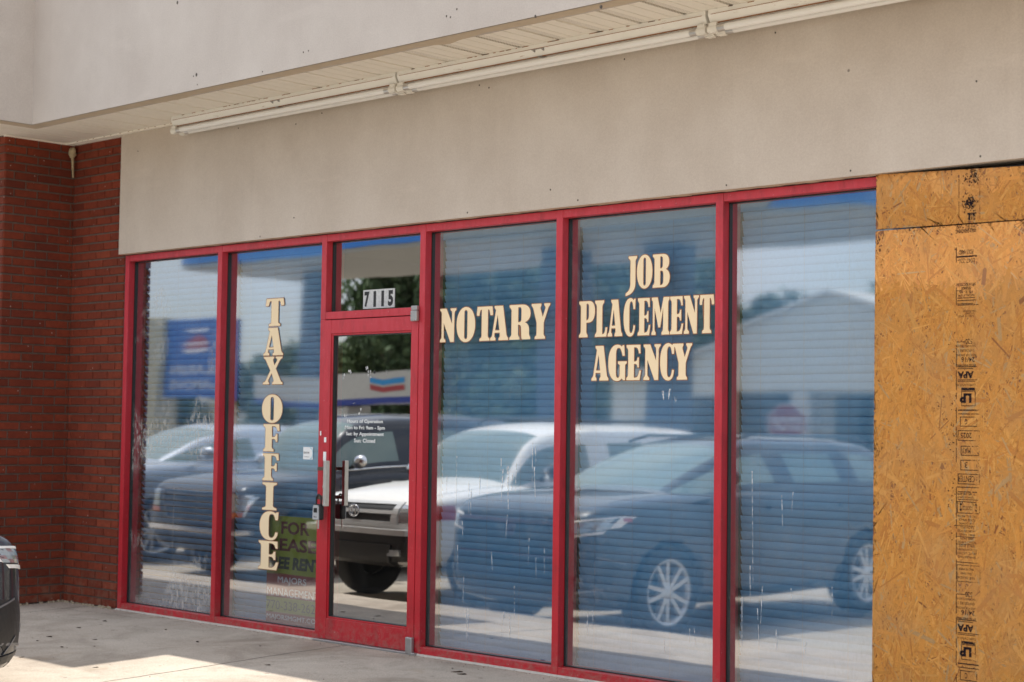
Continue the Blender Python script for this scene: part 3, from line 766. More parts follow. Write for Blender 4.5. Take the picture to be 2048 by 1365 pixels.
# ------------------------------------------------------------------ the door
def door():
    x0, x1, z1 = MX[2] + MW + .003, MX[3] - .003, 2.134
    sw = .062
    d = MB(); y0, y1 = -.004, .046
    member(d, x0, x0 + sw, .012, z1, y0, y1); member(d, x1 - sw, x1, .012, z1, y0, y1)
    member(d, x0 + sw + .0004, x1 - sw - .0004, z1 - .092, z1, y0 + .001, y1); member(d, x0 + sw + .0004, x1 - sw - .0004, .012, .150, y0 + .001, y1)
    # glazing stop
    gx0, gx1, gz0, gz1 = x0 + sw, x1 - sw, .150, z1 - .092
    for a in ((gx0, gx0 + .012, gz0, gz1), (gx1 - .012, gx1, gz0, gz1)): member(d, *a, y0 + .010, y1 - .002, .002)
    for a in ((gx0 + .0125, gx1 - .0125, gz0, gz0 + .012), (gx0 + .0125, gx1 - .0125, gz1 - .012, gz1)): member(d, *a, y0 + .010, y1 - .002, .002)
    D = weld(d.build('door', M['red'], shop))
    gy = .030
    p = MB(); p.face([(gx0 + .01, gy, gz0 + .01), (gx1 - .01, gy, gz0 + .01), (gx1 - .01, gy, gz1 - .01), (gx0 + .01, gy, gz1 - .01)])
    p.build('pane', M['glass_clear'], D)
    g = MB()
    for a in ((gx0 + .012, gx0 + .017, gz0 + .012, gz1 - .012), (gx1 - .017, gx1 - .012, gz0 + .012, gz1 - .012), (gx0 + .017, gx1 - .017, gz0 + .012, gz0 + .017), (gx0 + .017, gx1 - .017, gz1 - .017, gz1 - .012)):
        g.box(a[0], a[1], .012, gy + .012, a[2], a[3])
    g.build('gasket', M['gasket'], D)
    # opening hours
    t = MB()
    for s, cz, w, h in (('Hours of Operation', 1.456, .350, .030), ('Mon to Fri: 9am - 5pm', 1.414, .392, .030), ('Sat: by Appointment', 1.373, .374, .030), ('Sun: Closed', 1.332, .208, .026)):
        text(t, s, 2.791, cz, w, h, gy - .0012, 0, .022, space=1.05)
    t.build('lettering', M['white_vinyl'], D)
    # torn tape and smears on the pane
    sm = MB()
    for (x, z, w, h, k) in ((2.63, 1.80, .03, .05, 9), (2.58, 1.755, .02, .025, 5), (2.80, 1.81, .025, .03, 5), (2.83, 1.77, .03, .05, 8), (3.0, 1.77, .012, .04, 4), (2.57, 1.535, .014, .022, 2), (2.68, 1.575, .016, .03, 2), (2.60, 1.49, .04, .018, 5), (2.75, 1.53, .014, .035, 3), (2.74, 1.505, .02, .01, 2)):
        for q in range(k):
            cx, cz = x + R.uniform(-.5, .5) * w, z + R.uniform(-.5, .5) * h
            n = 6; r = R.uniform(.003, .009)
            sm.face([(cx + r * R.uniform(.5, 1.3) * math.cos(2 * PI * j / n), gy - .0008 - .00004 * q, cz + r * R.uniform(.6, 1.6) * math.sin(2 * PI * j / n)) for j in range(n)])
    sm.build('tape_scrap', M['drip'], D)
    bk = MB(); bk.box(2.868, 2.886, gy - .001, gy - .0002, 1.772, 1.79); bk.build('sensor', M['black_plastic'], D)
    # pull handle: two stand-offs, the bar set off to the glass side
    h = MB()
    bx = 2.437
    for z in (1.140, .948):
        h.box(bx - .012, bx + .012, -.062, -.0042, z - .012, z + .012, 1, None, .002)
        h.box(bx + .012, bx + .058, -.062, -.038, z - .011, z + .011, 1, None, .002)
    h.box(bx + .058, bx + .084, -.070, -.036, .893, 1.195, 0, None, .002)
    h.build('handle', [M['steel'], M['handle_side']], D)
    lc = MB(); lc.cyl((bx - .002, -.0045, 1.02), (bx - .002, -.012, 1.02), .014, 18); lc.build('lock_cylinder', M['alum'], D)
    # pivots
    for (z0, z1_) in ((2.098, 2.205), (-.002, .105)):
        pv = MB(); pv.box(x1 - .046, x1 + .012, -.032, -.0046, z0, z0 + .068 if z0 > 1 else z1_, 0, None, .006)
        if z0 > 1: pv.box(x1 - .044, x1 + .010, -.028, -.0046, z0 + .070, z1_ - .008, 0, None, .004)
        pv.build('pivot', M['alum'], D)
    for (x, z, w, hh, m) in ((2.432, 1.332, .022, .034, 'white_vinyl'), (2.430, 1.222, .030, .060, 'white_vinyl'), (2.384, 1.375, .012, .03, 'white_vinyl')):
        s = MB(); s.box(x - w / 2, x + w / 2, -.0052, -.0042, z - hh / 2, z + hh / 2); s.build('sticker', M[m], D)
    th = MB(); th.box(x0 - .04, x1 + .04, -.03, .10, -.006, .010, 0, None, .003)
    th.build('threshold', M['alum'], shop)
    return D
DOOR = door()
M['caulk'] = plain('caulk_mat', (.52, .48, .42), .9, var=.1, vs=30)
for a, b in ((-.01, MX[2] + .0), (MX[3] + .01, 6.7)):  # pale caulk line under the sills
    sl = MB(); n = 60
    pr = [(a + (b - a) * k / n, -.012 - .004 * random.random()) for k in range(n + 1)]
    for (xa, ya), (xb, yb) in zip(pr[:-1], pr[1:]):
        sl.face([(xa, ya, -.008), (xb, yb, -.008), (xb, yb + .004, .006), (xa, ya + .004, .006)]); sl.face([(xa, ya + .004, .006), (xb, yb + .004, .006), (xb, .0015, .0065), (xa, .0015, .0065)])
    weld(sl.build('caulk_seam', M['caulk'], shop))
# ------------------------------------------------------------------ blinds
def blind(i, x0, x1, tilt, label, seed):
    rr = random.Random(seed)
    root = empty('venetian_blind', ((x0 + x1) / 2, .178, 0)); hw = (x1 - x0) / 2
    tag(root, label, 'blind', 'window blinds behind the shop glass')
    s = MB(); z = 2.60
    while z > .055:
        t = math.radians(tilt + rr.gauss(0, 1.6)); sag = rr.gauss(0, .0016); w = .026
        n = 5; A = []
        for k in range(n):
            u = -1 + 2 * k / (n - 1); bow = .0035 * (1 - u * u)
            A.append((-u * w * math.cos(t) - bow * math.sin(t), u * w * math.sin(t) - bow * math.cos(t)))
        e0, e1 = rr.uniform(-.004, .004), rr.uniform(-.004, .004)
        V = [(-hw + e0, a[0], z + a[1] + sag) for a in A] + [(hw + e1, a[0], z + a[1] - sag) for a in A]
        s.mesh(V, [(n + k, n + k + 1, k + 1, k) for k in range(n - 1)], 0, None, True)
        z -= .0445
    s.build('slats', M['blind'], root)
    h = MB(); h.box(-hw, hw, -.03, .03, 2.625, 2.668, 0, None, .003); h.build('headrail', M['blind'], root)
    b = MB(); b.box(-hw, hw, -.022, .022, .020, .034, 0, None, .003); b.build('bottom_rail', M['blind'], root)
    c = MB()
    m = 4 if hw > .5 else 3
    for k in range(m):
        x = -hw + .13 + (2 * hw - .26) * k / (m - 1); zz = 2.62
        while zz > .06:                                # ladder cords, following the front edges of the slats
            c.tube([(x + .0015, -.0175, zz), (x - .001, -.0145, zz - .022), (x - .0005, -.0115, zz - .044)], .0010, 5, 0, None, False); zz -= .0445
    c.build('ladder_cord', M['cord'], root)
    return root
BL = 'pale blue blind with closed slats '
blind(0, .056, 1.182, 50, 'dim blue blind behind the stained pane next to the brick wall', 1)
blind(1, 1.243, 2.350, 60, BL + 'behind the TAX OFFICE lettering', 2)
blind(2, 3.381, 4.488, 71, BL + 'behind the NOTARY lettering', 3)
blind(3, 4.549, 5.651, 71, BL + 'behind the JOB PLACEMENT AGENCY lettering', 4)
blind(4, 5.712, 6.80, 71, BL + 'behind the plain pane beside the board', 5)

# ------------------------------------------------------------------ for-lease sign inside the second window
def lease():
    x0, x1, z0, z1 = 1.715, 2.335, .045, .795; y = GY + .022
    root = empty('lease_sign', ((x0 + x1) / 2, y, z0)); tag(root, 'green and maroon FOR LEASE poster standing inside the second window', 'sign')
    P = MB(); ox, oz = (x0 + x1) / 2, z0
    # the panel bands (upright sheet, gently bowed)
    def strip(xa, xb, za, zb, m, yy=0): P.box(xa - ox, xb - ox, yy, yy + .004, za - oz, zb - oz, m)
    strip(x0, x1, .392, z1, 0); strip(x0, x1, .232, .3915, 1); strip(x0, x1, .128, .2315, 0); strip(x0, x1, z0, .1275, 1)
    # sloping edge of the green field
    P.prism([(x0 - ox, .40 - oz), (x1 - ox, .375 - oz), (x1 - ox, .392 - oz), (x0 - ox, .4001 - oz)], lambda u, v: (u, -.0008, v), lambda u, v: (u, 0, v), 1)
    P.build('sheet', [M['sign_green'], M['sign_maroon']], root)
    T = MB()
    text(T, 'FOR', 2.022 - ox, .715 - oz, .31, .088, -.0014, 0, .03)
    text(T, 'LEASE', 2.005 - ox, .598 - oz, .49, .088, -.0014, 0, .03)
    text(T, 'FREE RENT', 2.010 - ox, .472 - oz, .59, .085, -.0014, 1, .05, tilt=.12)
    text(T, 'MAJORS', 1.995 - ox, .348 - oz, .31, .056, -.0014, 2, .0)
    text(T, 'MANAGEMENT', 2.005 - ox, .268 - oz, .56, .056, -.0014, 2, .0)
    text(T, '770-338-262', 1.985 - ox, .178 - oz, .53, .062, -.0014, 1, .0)
    text(T, 'MAJORSMGMT.COM', 2.015 - ox, .092 - oz, .58, .042, -.0014, 2, .0)
    T.build('lettering', [M['sign_dark'], M['sign_ink'], M['sign_white']], root)
lease()

# ------------------------------------------------------------------ key lockbox on the door handle
def lockbox():
    root = empty('key_lockbox', (2.449, -.066, .80)); tag(root, 'small grey and black key lockbox hanging from the door handle', 'lockbox')
    b = MB(); b.box(-.036, .036, -.020, .022, .0, .105, 0, None, .010); b.build('case', M['black_plastic'], root)
    f = MB()
    f.prism([(-.030, .004), (.030, .004), (.027, .085), (.020, .099), (-.020, .099), (-.027, .085)], lambda u, v: (u, -.0255, v), lambda u, v: (u * 1.06, -.0195, v), 0)
    f.build('face_plate', M['grey_plastic'], root)
    w = MB(); w.box(-.017, .017, -.0275, -.0257, .050, .080, 0, None, .0006)
    for k in range(4): w.box(-.014 + k * .008, -.009 + k * .008, -.0288, -.0277, .053, .077, 0)
    w.build('number_dial', M['black_vinyl'], root)
    t = MB(); text(t, 'Master', 0, .022, .030, .009, -.0262, 0, .03); t.build('lettering', M['black_vinyl'], root)
    s = MB()
    pts = [(-.024, .002, .10)] + [(-.024, .002, .145)] + [(-.024 + .048 * (k / 8), .002, .145 + .024 * math.sin(PI * k / 8)) for k in range(1, 8)] + [(.024, .002, .145), (.024, .002, .10)]
    s.tube(pts, .0055, 8); s.build('shackle', M['black_plastic'], root)
    k = MB(); k.box(.006, .016, -.012, -.004, -.058, .002, 0, None, .001); k.build('key_tab', M['steel'], root)
lockbox()

# ------------------------------------------------------------------ strip lights under the soffit
def light():
    L = 2.415
    root = empty('strip_light', (0, 0, 0)); yc = -.172
    h = MB()
    prof = [(-.058, ZS - .001), (-.062, ZS - .028), (-.040, ZS - .070), (.040, ZS - .070), (.062, ZS - .028), (.058, ZS - .001)]
    n = len(prof)
    V = [(0, yc + a, z) for a, z in prof] + [(L, yc + a, z) for a, z in prof]
    h.mesh(V, [(k, (k + 1) % n, n + (k + 1) % n, n + k) for k in range(n)] + [tuple(range(n)), tuple(reversed(range(n, 2 * n)))], 0)
    h.build('housing', M['fixture'], root)
    r = MB()
    r.box(.02, L - .02, yc - .064, yc - .0625, ZS - .0295, ZS - .0270, 0); r.box(.03, L - .03, yc - .046, yc - .038, ZS - .0745, ZS - .0705, 0)
    for k in range(26):
        a = random.uniform(0, L - .1); r.box(a, a + random.uniform(.01, .06), yc - .0595, yc - .0583, ZS - .005, ZS - .0015, 0)
    r.build('rust_streak', M['rust'], root)
    c = MB()
    for a in (L * .5,):
        c.box(a - .05, a + .05, yc - .064, yc + .064, ZS - .0335, ZS - .0295, 0); c.box(a - .012, a + .02, yc - .048, yc + .048, ZS - .0745, ZS - .0705, 0)
        c.cyl((a - .03, yc - .0665, ZS - .036), (a - .03, yc - .052, ZS - .040), .007, 8); c.cyl((a + .04, yc - .0665, ZS - .036), (a + .04, yc - .052, ZS - .040), .007, 8)
    c.build('clip', M['alum'], root)
    for yy in (yc - .045, yc + .030):
        t = MB(); t.cyl((.075, yy, ZS - .105), (L - .075, yy, ZS - .105), .019, 14); tb = t.build('lamp_tube', M['lamp_tube'], root)
        for a, b in ((.052, .105), (L - .105, L - .052)):
            e = MB(); e.cyl((a, yy, ZS - .105), (b, yy, ZS - .105), .0197, 14); e.build('end_cap', M['steel'], tb)
        for a in (.028, L - .028):
            k = MB(); k.box(a - .024, a + .024, yy - .017, yy + .017, ZS - .128, ZS - .071, 0, None, .004)
            k.cyl((a - .03, yy, ZS - .105), (a + .03, yy, ZS - .105), .022, 12); k.build('lamp_holder', M['holder'], root)
    return root
L0 = light()
LL = ['unlit twin tube strip light at the brick wall end of the row', 'middle unlit twin tube strip light over the NOTARY window', 'unlit twin tube strip light running out of view over the boarded bay']
for k in range(3):
    o = L0 if k == 0 else copy_tree(L0)
    o.location = (.90 + 2.435 * k, 0, 0)
    tag(o, LL[k], 'strip light', 'strip lights under the soffit')

# mud-dauber nest in the corner under the soffit
nb = MB(); bm = bmesh.new(); bmesh.ops.create_icosphere(bm, subdivisions=3, radius=1)
for v in bm.verts:
    k = 1 + .18 * math.sin(v.co.x * 7 + v.co.z * 5) + .1 * math.sin(v.co.y * 11)
    v.co = Vector((v.co.x * .030 * k, v.co.y * .028 * k, v.co.z * .042 * k))
nb.bm(bm, 0, None, True); bm.free()
nb.tube([(0, 0, -.03), (.003, .004, -.10), (.004, .010, -.20)], [.012, .010, .007], 8)
o = nb.build('mud_nest', plain('dried_mud', (.45, .36, .22), .95, var=.15, vs=60, bump=.8, bs=90), None, (BX + .040, -.045, ZS - .075))
tag(o, 'tan mud wasp nest in the brick corner under the soffit', 'wasp nest')

# ------------------------------------------------------------------ strand boards
def osb(name, corners, label, stain, seed, stamp):
    rr = random.Random(seed)
    (ax, az), (bx, bz), (cx, cz), (dx, dz) = corners          # bl br tr tl
    Y0 = -.008; TH = .0115
    def inside(u, v): return (ax + (bx - ax) * u) * (1 - v) + (dx + (cx - dx) * u) * v, (az + (bz - az) * u) * (1 - v) + (dz + (cz - dz) * u) * v
    mb = MB()
    n = 60
    loop = [(ax, az), (bx, bz), (cx, cz), (dx, dz)]
    rough = []
    for i in range(4):
        p, q = loop[i], loop[(i + 1) % 4]
        for k in range(n): 
            t = k / n; rough.append((p[0] + (q[0] - p[0]) * t + rr.uniform(-.0016, .0016), p[1] + (q[1] - p[1]) * t + rr.uniform(-.0016, .0016)))
    mb.prism(rough, lambda u, v: (u, Y0 - TH, v), lambda u, v: (u, Y0, v), 1)
    Wd = abs(bx - ax); Ht = abs(dz - az); N = int(Wd * Ht * 5600)
    def tone(z, x):
        s = rr.random(); b = rr.uniform(.90, 1.09)
        if s < .62: c = (.56, .24, .042)
        elif s < .80: c = (.60, .285, .062)
        elif s < .94: c = (.48, .185, .032)
        elif s < .992: c = (.45, .26, .10)
        else: c = (.23, .075, .016)
        k = stain(z + .03 * math.sin(x * 9), x)
        c = tuple(p * b * (1 - k) + q * b * k for p, q in zip(c, tuple(g * 1.22 + .03 for g in c)))
        return c
    for k in range(N):
        u, v = rr.random(), rr.random(); x, z = inside(u, v)
        L = rr.uniform(.05, .17); w = rr.uniform(.003, .010) if rr.random() < .80 else rr.uniform(.010, .026)
        a = PI / 2 + rr.gauss(0, .75)
        ca, sa = math.cos(a), math.sin(a)
        y = Y0 - TH - .0002 - .0018 * k / N
        pr = [(-.5, -.35), (-.38, -.5), (.42, -.5 * rr.uniform(.6, 1)), (.5, .1), (.4, .5), (-.45, .5 * rr.uniform(.6, 1))]
        P = []; ok = True
        for (p, q) in pr:
            px, pz = p * L, q * w
            X, Z = x + px * ca - pz * sa, z + px * sa + pz * ca
            zlo = az + (bz - az) * (X - ax) / Wd; zhi = dz + (cz - dz) * (X - dx) / Wd
            xl = ax + (dx - ax) * (Z - az) / Ht
            X = min(max(X, xl), bx); Z = min(max(Z, zlo), zhi)
            P.append((X, y, Z))
        o1, o2 = rr.random() * 7, rr.random() * 7
        mb.face(P, 0, tone(z, x), [(o1 + p * L * 9, o2 + q * w * 9) for p, q in pr])
    o = mb.build(name, [M['osb'], M['osb_core']])
    tag(o, label, 'board', 'strand boards over the broken bay')
    yy = Y0 - TH - .0023
    st = MB()
    stamp(st, yy)
    if st.f: st.build('ink_print', M['ink'], o)
    return o
def rect(st, x0, x1, z0, z1, y, t=.0035):
    for a in ((x0, x1, z0, z0 + t), (x0, x1, z1 - t, z1), (x0, x0 + t, z0, z1), (x1 - t, x1, z0, z1)):
        st.face([(a[0], y, a[2]), (a[1], y, a[2]), (a[1], y, a[3]), (a[0], y, a[3])])
def bar(st, x0, x1, z0, z1, y): st.face([(x0, y, z0), (x1, y, z0), (x1, y, z1), (x0, y, z1)])
def stamps_main(st, y):
    rr = random.Random(5)
    XL = 7.108; XC = 7.158; XR = 7.225
    def t(s, z, w, h, b=.0, x=XC): text(st, s, x, z, w, h, y, 0, b, flip=True)
    # left margin line, broken
    z = 2.33
    for (za, zb) in ((2.255, 2.33), (2.05, 2.155), (1.60, 1.86), (1.30, 1.56), (1.10, 1.18), (.86, 1.17), (.34, .84), (.04, .30)):
        q = za
        while q < zb:
            l = rr.uniform(.03, .10); bar(st, XL - .003, XL + .0005, q, min(zb, q + l), y); q += l + rr.uniform(.002, .02)
    t('OFF SILL MARK', 2.425, .11, .016); t('WALL SHEATHING', 2.405, .11, .020, .03)
    t('POLE HARD', 2.303, .075, .022, .02); bar(st, XL, XR - .01, 2.278, 2.286, y); t('0047-226-', 2.262, .09, .022)
    t('24/16 SECTION', 2.148, .10, .014, .02); t('OF GRADE', 2.130, .05, .014, .03); bar(st, XL, XL + .03, 2.118, 2.121, y); t('PS 2-18', 2.112, .07, .012)
    t('INSTALLATION', 2.096, .085, .011)
    for zz in (2.082, 2.070, 2.054, 2.048): bar(st, XL + .004, XR - rr.uniform(0, .03), zz, zz + .0035, y)
    t('FOR EXTERIOR', 2.02, .065, .009, x=7.175); t('USE ONLY', 2.008, .05, .009, x=7.175); t('SIZED TO SPACE', 1.996, .08, .009)
    for base, s1, s2 in ((0.0, '520', '24/16'), (-1.198, '520', '24/16')):
        q = lambda z: z + base
        bar(st, XL, XL + .045, q(1.872), q(1.8755), y)
        t(s1, q(1.875), .036, .024, .01, 7.172); t('THICKNESS CLASS PL', q(1.853), .10, .010); t('EXPOSURE 1', q(1.832), .085, .012); t('SIZED FOR SPACING', q(1.810), .105, .010)
        t(s2, q(1.789), .07, .024, .01, 7.168); t('RATED SHEATHING', q(1.760), .10, .013, .02)
        bar(st, XL + .006, XR - .01, q(1.752), q(1.7555), y); bar(st, XL + .006, XR - .03, q(1.744), q(1.7475), y)
        t('APA', q(1.716), .085, .034, .05, 7.155)
        bar(st, XL + .006, XR, q(1.690), q(1.6935), y); bar(st, XL + .006, XR - .02, q(1.683), q(1.6860), y)
        t('CLARKE COUNTY, AL', q(1.668), .10, .012); bar(st, XL + .025, XR - .02, q(1.642), q(1.655), y)
        rect(st, XL + .025, XR - .018, q(1.567), q(1.640), y); t('LP', q(1.605), .062, .046, .06, 7.155)
        bar(st, XL + .008, XR, q(1.545), q(1.551), y); bar(st, XL + .008, XR, q(1.528), q(1.532), y)
        rect(st, XL + .018, XR - .01, q(1.470), q(1.517), y); t('C', q(1.493), .012, .026, .01)
    rect(st, XL + .006, XR + .003, 1.402, 1.452, y); t('2025', 1.428, .058, .026, .01)
    rect(st, XL + .022, XR, 1.332, 1.378, y); t('MAY', 1.356, .045, .028, .0)
    rect(st, XL + .020, XR, 1.262, 1.312, y); t('3', 1.288, .014, .028, .0)
    rect(st, XL + .006, XR + .005, 1.196, 1.246, y); t('CENTER', 1.222, .088, .030, .0)
    bar(st, XL, XR, 1.180, 1.184, y)
    bar(st, XL + .006, XR - .01, 1.158, 1.162, y); t('888-648-6893', 1.150, .08, .011, x=7.15); t('TECHNICAL SUPPORT', 1.134, .09, .010, x=7.155); bar(st, XL + .006, XR, 1.122, 1.125, y)
    rect(st, XL + .003, XR + .005, 1.058, 1.115, y)
    for xa in (XL + .022, XR - .015):
        bar(st, xa - .0015, xa + .0015, 1.072, 1.104, y)
        for zz, s in ((1.066, 1), (1.110, -1)): st.face([(xa - .007, y, zz + .012 * s), (xa + .007, y, zz + .012 * s), (xa, y, zz)])
    t('STRENGTH AXIS', 1.090, .055, .008, x=7.165); t('THIS DIRECTION', 1.078, .055, .008, x=7.165)
    zz = 1.045
    for s in ('TALL WALL SPACING', 'EDGE SPACE', 'SIDE DOWN', 'EACH END', 'APA RATED SIDES', 'WALL PANEL', '888-7475', 'PRODUCT SUPPORT', 'SPACE ENDS', 'INSTALLATION MAY', 'BE PC LISTED', 'SPAN RATING'):
        t(s, zz, min(.1, .0075 * len(s) + .01), .011, x=7.162); zz -= .0175
        if s in ('SIDE DOWN', 'WALL PANEL', 'PRODUCT SUPPORT'): bar(st, XL, XR - .02, zz + .006, zz + .0085, y)
    bar(st, XL, XR + .003, .825, .8285, y)
    rect(st, XL + .002, XR + .006, .735, .815, y, .0025)
    t('MILL NUMBER', .795, .08, .010); t('WALL PANEL', .775, .06, .010); t('SEE GUIDE', .755, .09, .010)
    for k in range(70):                                # spatter of ink beside the print
        x = XL - abs(rr.gauss(0, .025)) - .004; z = rr.choice([1.55, 1.50, 1.40, 1.15, .95, 1.85]) + rr.gauss(0, .06); r = rr.uniform(.0012, .004)
        st.face([(x + r * math.cos(j * PI / 3), y, z + r * math.sin(j * PI / 3)) for j in range(6)])
def stamps_top(st, y):
    rr = random.Random(6)
    bar(st, 7.119, 7.1215, 2.47, 2.55, y); bar(st, 7.119, 7.1215, 2.565, 2.66, y); bar(st, 7.228, 7.231, 2.46, 2.60, y)
    for k in range(150):
        x, z = 7.18 + rr.gauss(0, .019), 2.54 + rr.gauss(0, .017); st.face([(x + rr.uniform(.001, .0045) * math.cos(j * PI / 3), y - .00001 * k, z + rr.uniform(.001, .006) * math.sin(j * PI / 3)) for j in range(6)])
    for k in range(120):
        x, z = 7.20 + rr.gauss(0, .022), 2.66 + rr.gauss(0, .020); st.face([(x + rr.uniform(.001, .004) * math.cos(j * PI / 3), y - .00001 * k, z + rr.uniform(.001, .006) * math.sin(j * PI / 3)) for j in range(6)])
    for a in ((7.170, 7.180), (7.184, 7.188), (7.192, 7.206)): bar(st, a[0], a[1], 2.455, 2.482, y)
    bar(st, 7.165, 7.212, 2.482, 2.490, y)
osb('strand_board', ((6.646, .004), (7.95, .004), (7.95, 2.430), (6.660, 2.438)), 'tall weathered strand board with upside down black print covering the bay beside the last window', lambda z, x: max(0, min(1, (z - 2.12) / .05)), 11, stamps_main)
osb('strand_board', ((6.6615, 2.446), (7.95, 2.434), (7.95, 2.668), (6.665, 2.7215)), 'short strand board strip with smudged ink above the tall board', lambda z, x: max(0, min(.55, (z - 2.58) / .09)), 12, stamps_top)
bk = MB(); bk.box(6.84, 8.0, .10, .12, .0, 2.72); bk.box(6.84, 8.0, -.006, .1, 2.66, 2.70); bk.build('bay_backing', M['dark_room'], shop)

# ------------------------------------------------------------------ bits of litter on the slab
def scraps():
    R2 = random.Random(21)
    m = plain('dead_leaf', (.06, .04, .025), .8, var=.2, vs=80)
    pos = [(1.3, -1.02), (.72, -.78), (.35, -1.05), (.95, -1.15), (1.05, -1.3), (1.55, -1.18), (1.42, -1.34), (1.9, -.62), (3.9, -.22), (4.02, -.30), (4.1, -.34), (2.35, -.45), (1.25, -.42), (.55, -.46), (2.3, -1.65), (1.62, -1.75), (3.0, -.9)]
    base = None
    me = None
    for k, (x, y) in enumerate(pos):
        if base is None:
            mb = MB()
            mb.prism([(-.026, -.004), (-.01, -.0075), (.014, -.006), (.028, -.001), (.012, .0055), (-.014, .006)], lambda u, v: (u, v, .0095 + .0035 * math.sin(u * 90)), lambda u, v: (u, v, .006 + .004 * math.sin(u * 90)), 0)
            base = mb.build('leaf_scrap', m); o = base
        else:
            o = base.copy(); COL.objects.link(o)
        s = R2.uniform(.6, 1.35)
        o.location = (x, y, ZW(y) - .0055 * s); o.rotation_euler = (0, 0, R2.uniform(-.9, .9)); o.scale = (s, s, s)
        tag(o, 'tiny dark leaf scrap lying on the concrete walk', 'leaf scrap', 'leaf scraps on the walk')
scraps()
def grit():
    R3 = random.Random(33); mb = MB()
    for k in range(520):
        x = R3.uniform(-.75, 5.2)
        y = -.02 - abs(R3.gauss(0, .05)) if k < 300 else R3.uniform(-2.2, -.03)
        if x < 0 and y > -.03 and k >= 300: continue
        s = R3.uniform(.0015, .0048); z = ZW(y)
        t = [Vector((R3.gauss(0, 1), R3.gauss(0, 1), abs(R3.gauss(0, .6)))).normalized() * s for q in range(5)]
        c = Vector((x, y, z + .0015))
        mb.mesh([c + q for q in t] + [c + Vector((0, 0, s))], [(0, 1, 5), (1, 2, 5), (2, 3, 5), (3, 4, 5), (4, 0, 5)], k % 3 == 0)
    tag(mb.build('grit', [M['groove'], M['mortar_light']]), 'fine grit and crumbs scattered on the concrete walk', 'grit', None, 'stuff')
grit()

# ------------------------------------------------------------------ vehicles
from mathutils.bvhtree import BVHTree
def itp(tab, s):
    if s <= tab[0][0]: return tab[0][1]
    for (a, va), (b, vb) in zip(tab[:-1], tab[1:]):
        if s <= b: return va + (vb - va) * (s - a) / (b - a)
    return tab[-1][1]
def evaluated(o):
    dg = bpy.context.evaluated_depsgraph_get(); dg.update()
    return bpy.data.meshes.new_from_object(o.evaluated_get(dg))
def ring_loft(rings):
    n = len(rings[0]); V = [p for r in rings for p in r]; F = []
    for i in range(len(rings) - 1):
        for k in range(n): F.append((i * n + k, i * n + (k + 1) % n, (i + 1) * n + (k + 1) % n, (i + 1) * n + k))
    F.append(tuple(reversed(range(n)))); F.append(tuple((len(rings) - 1) * n + k for k in range(n)))
    return V, F
def smooth_mesh(o):
    o.data.polygons.foreach_set('use_smooth', [True] * len(o.data.polygons))

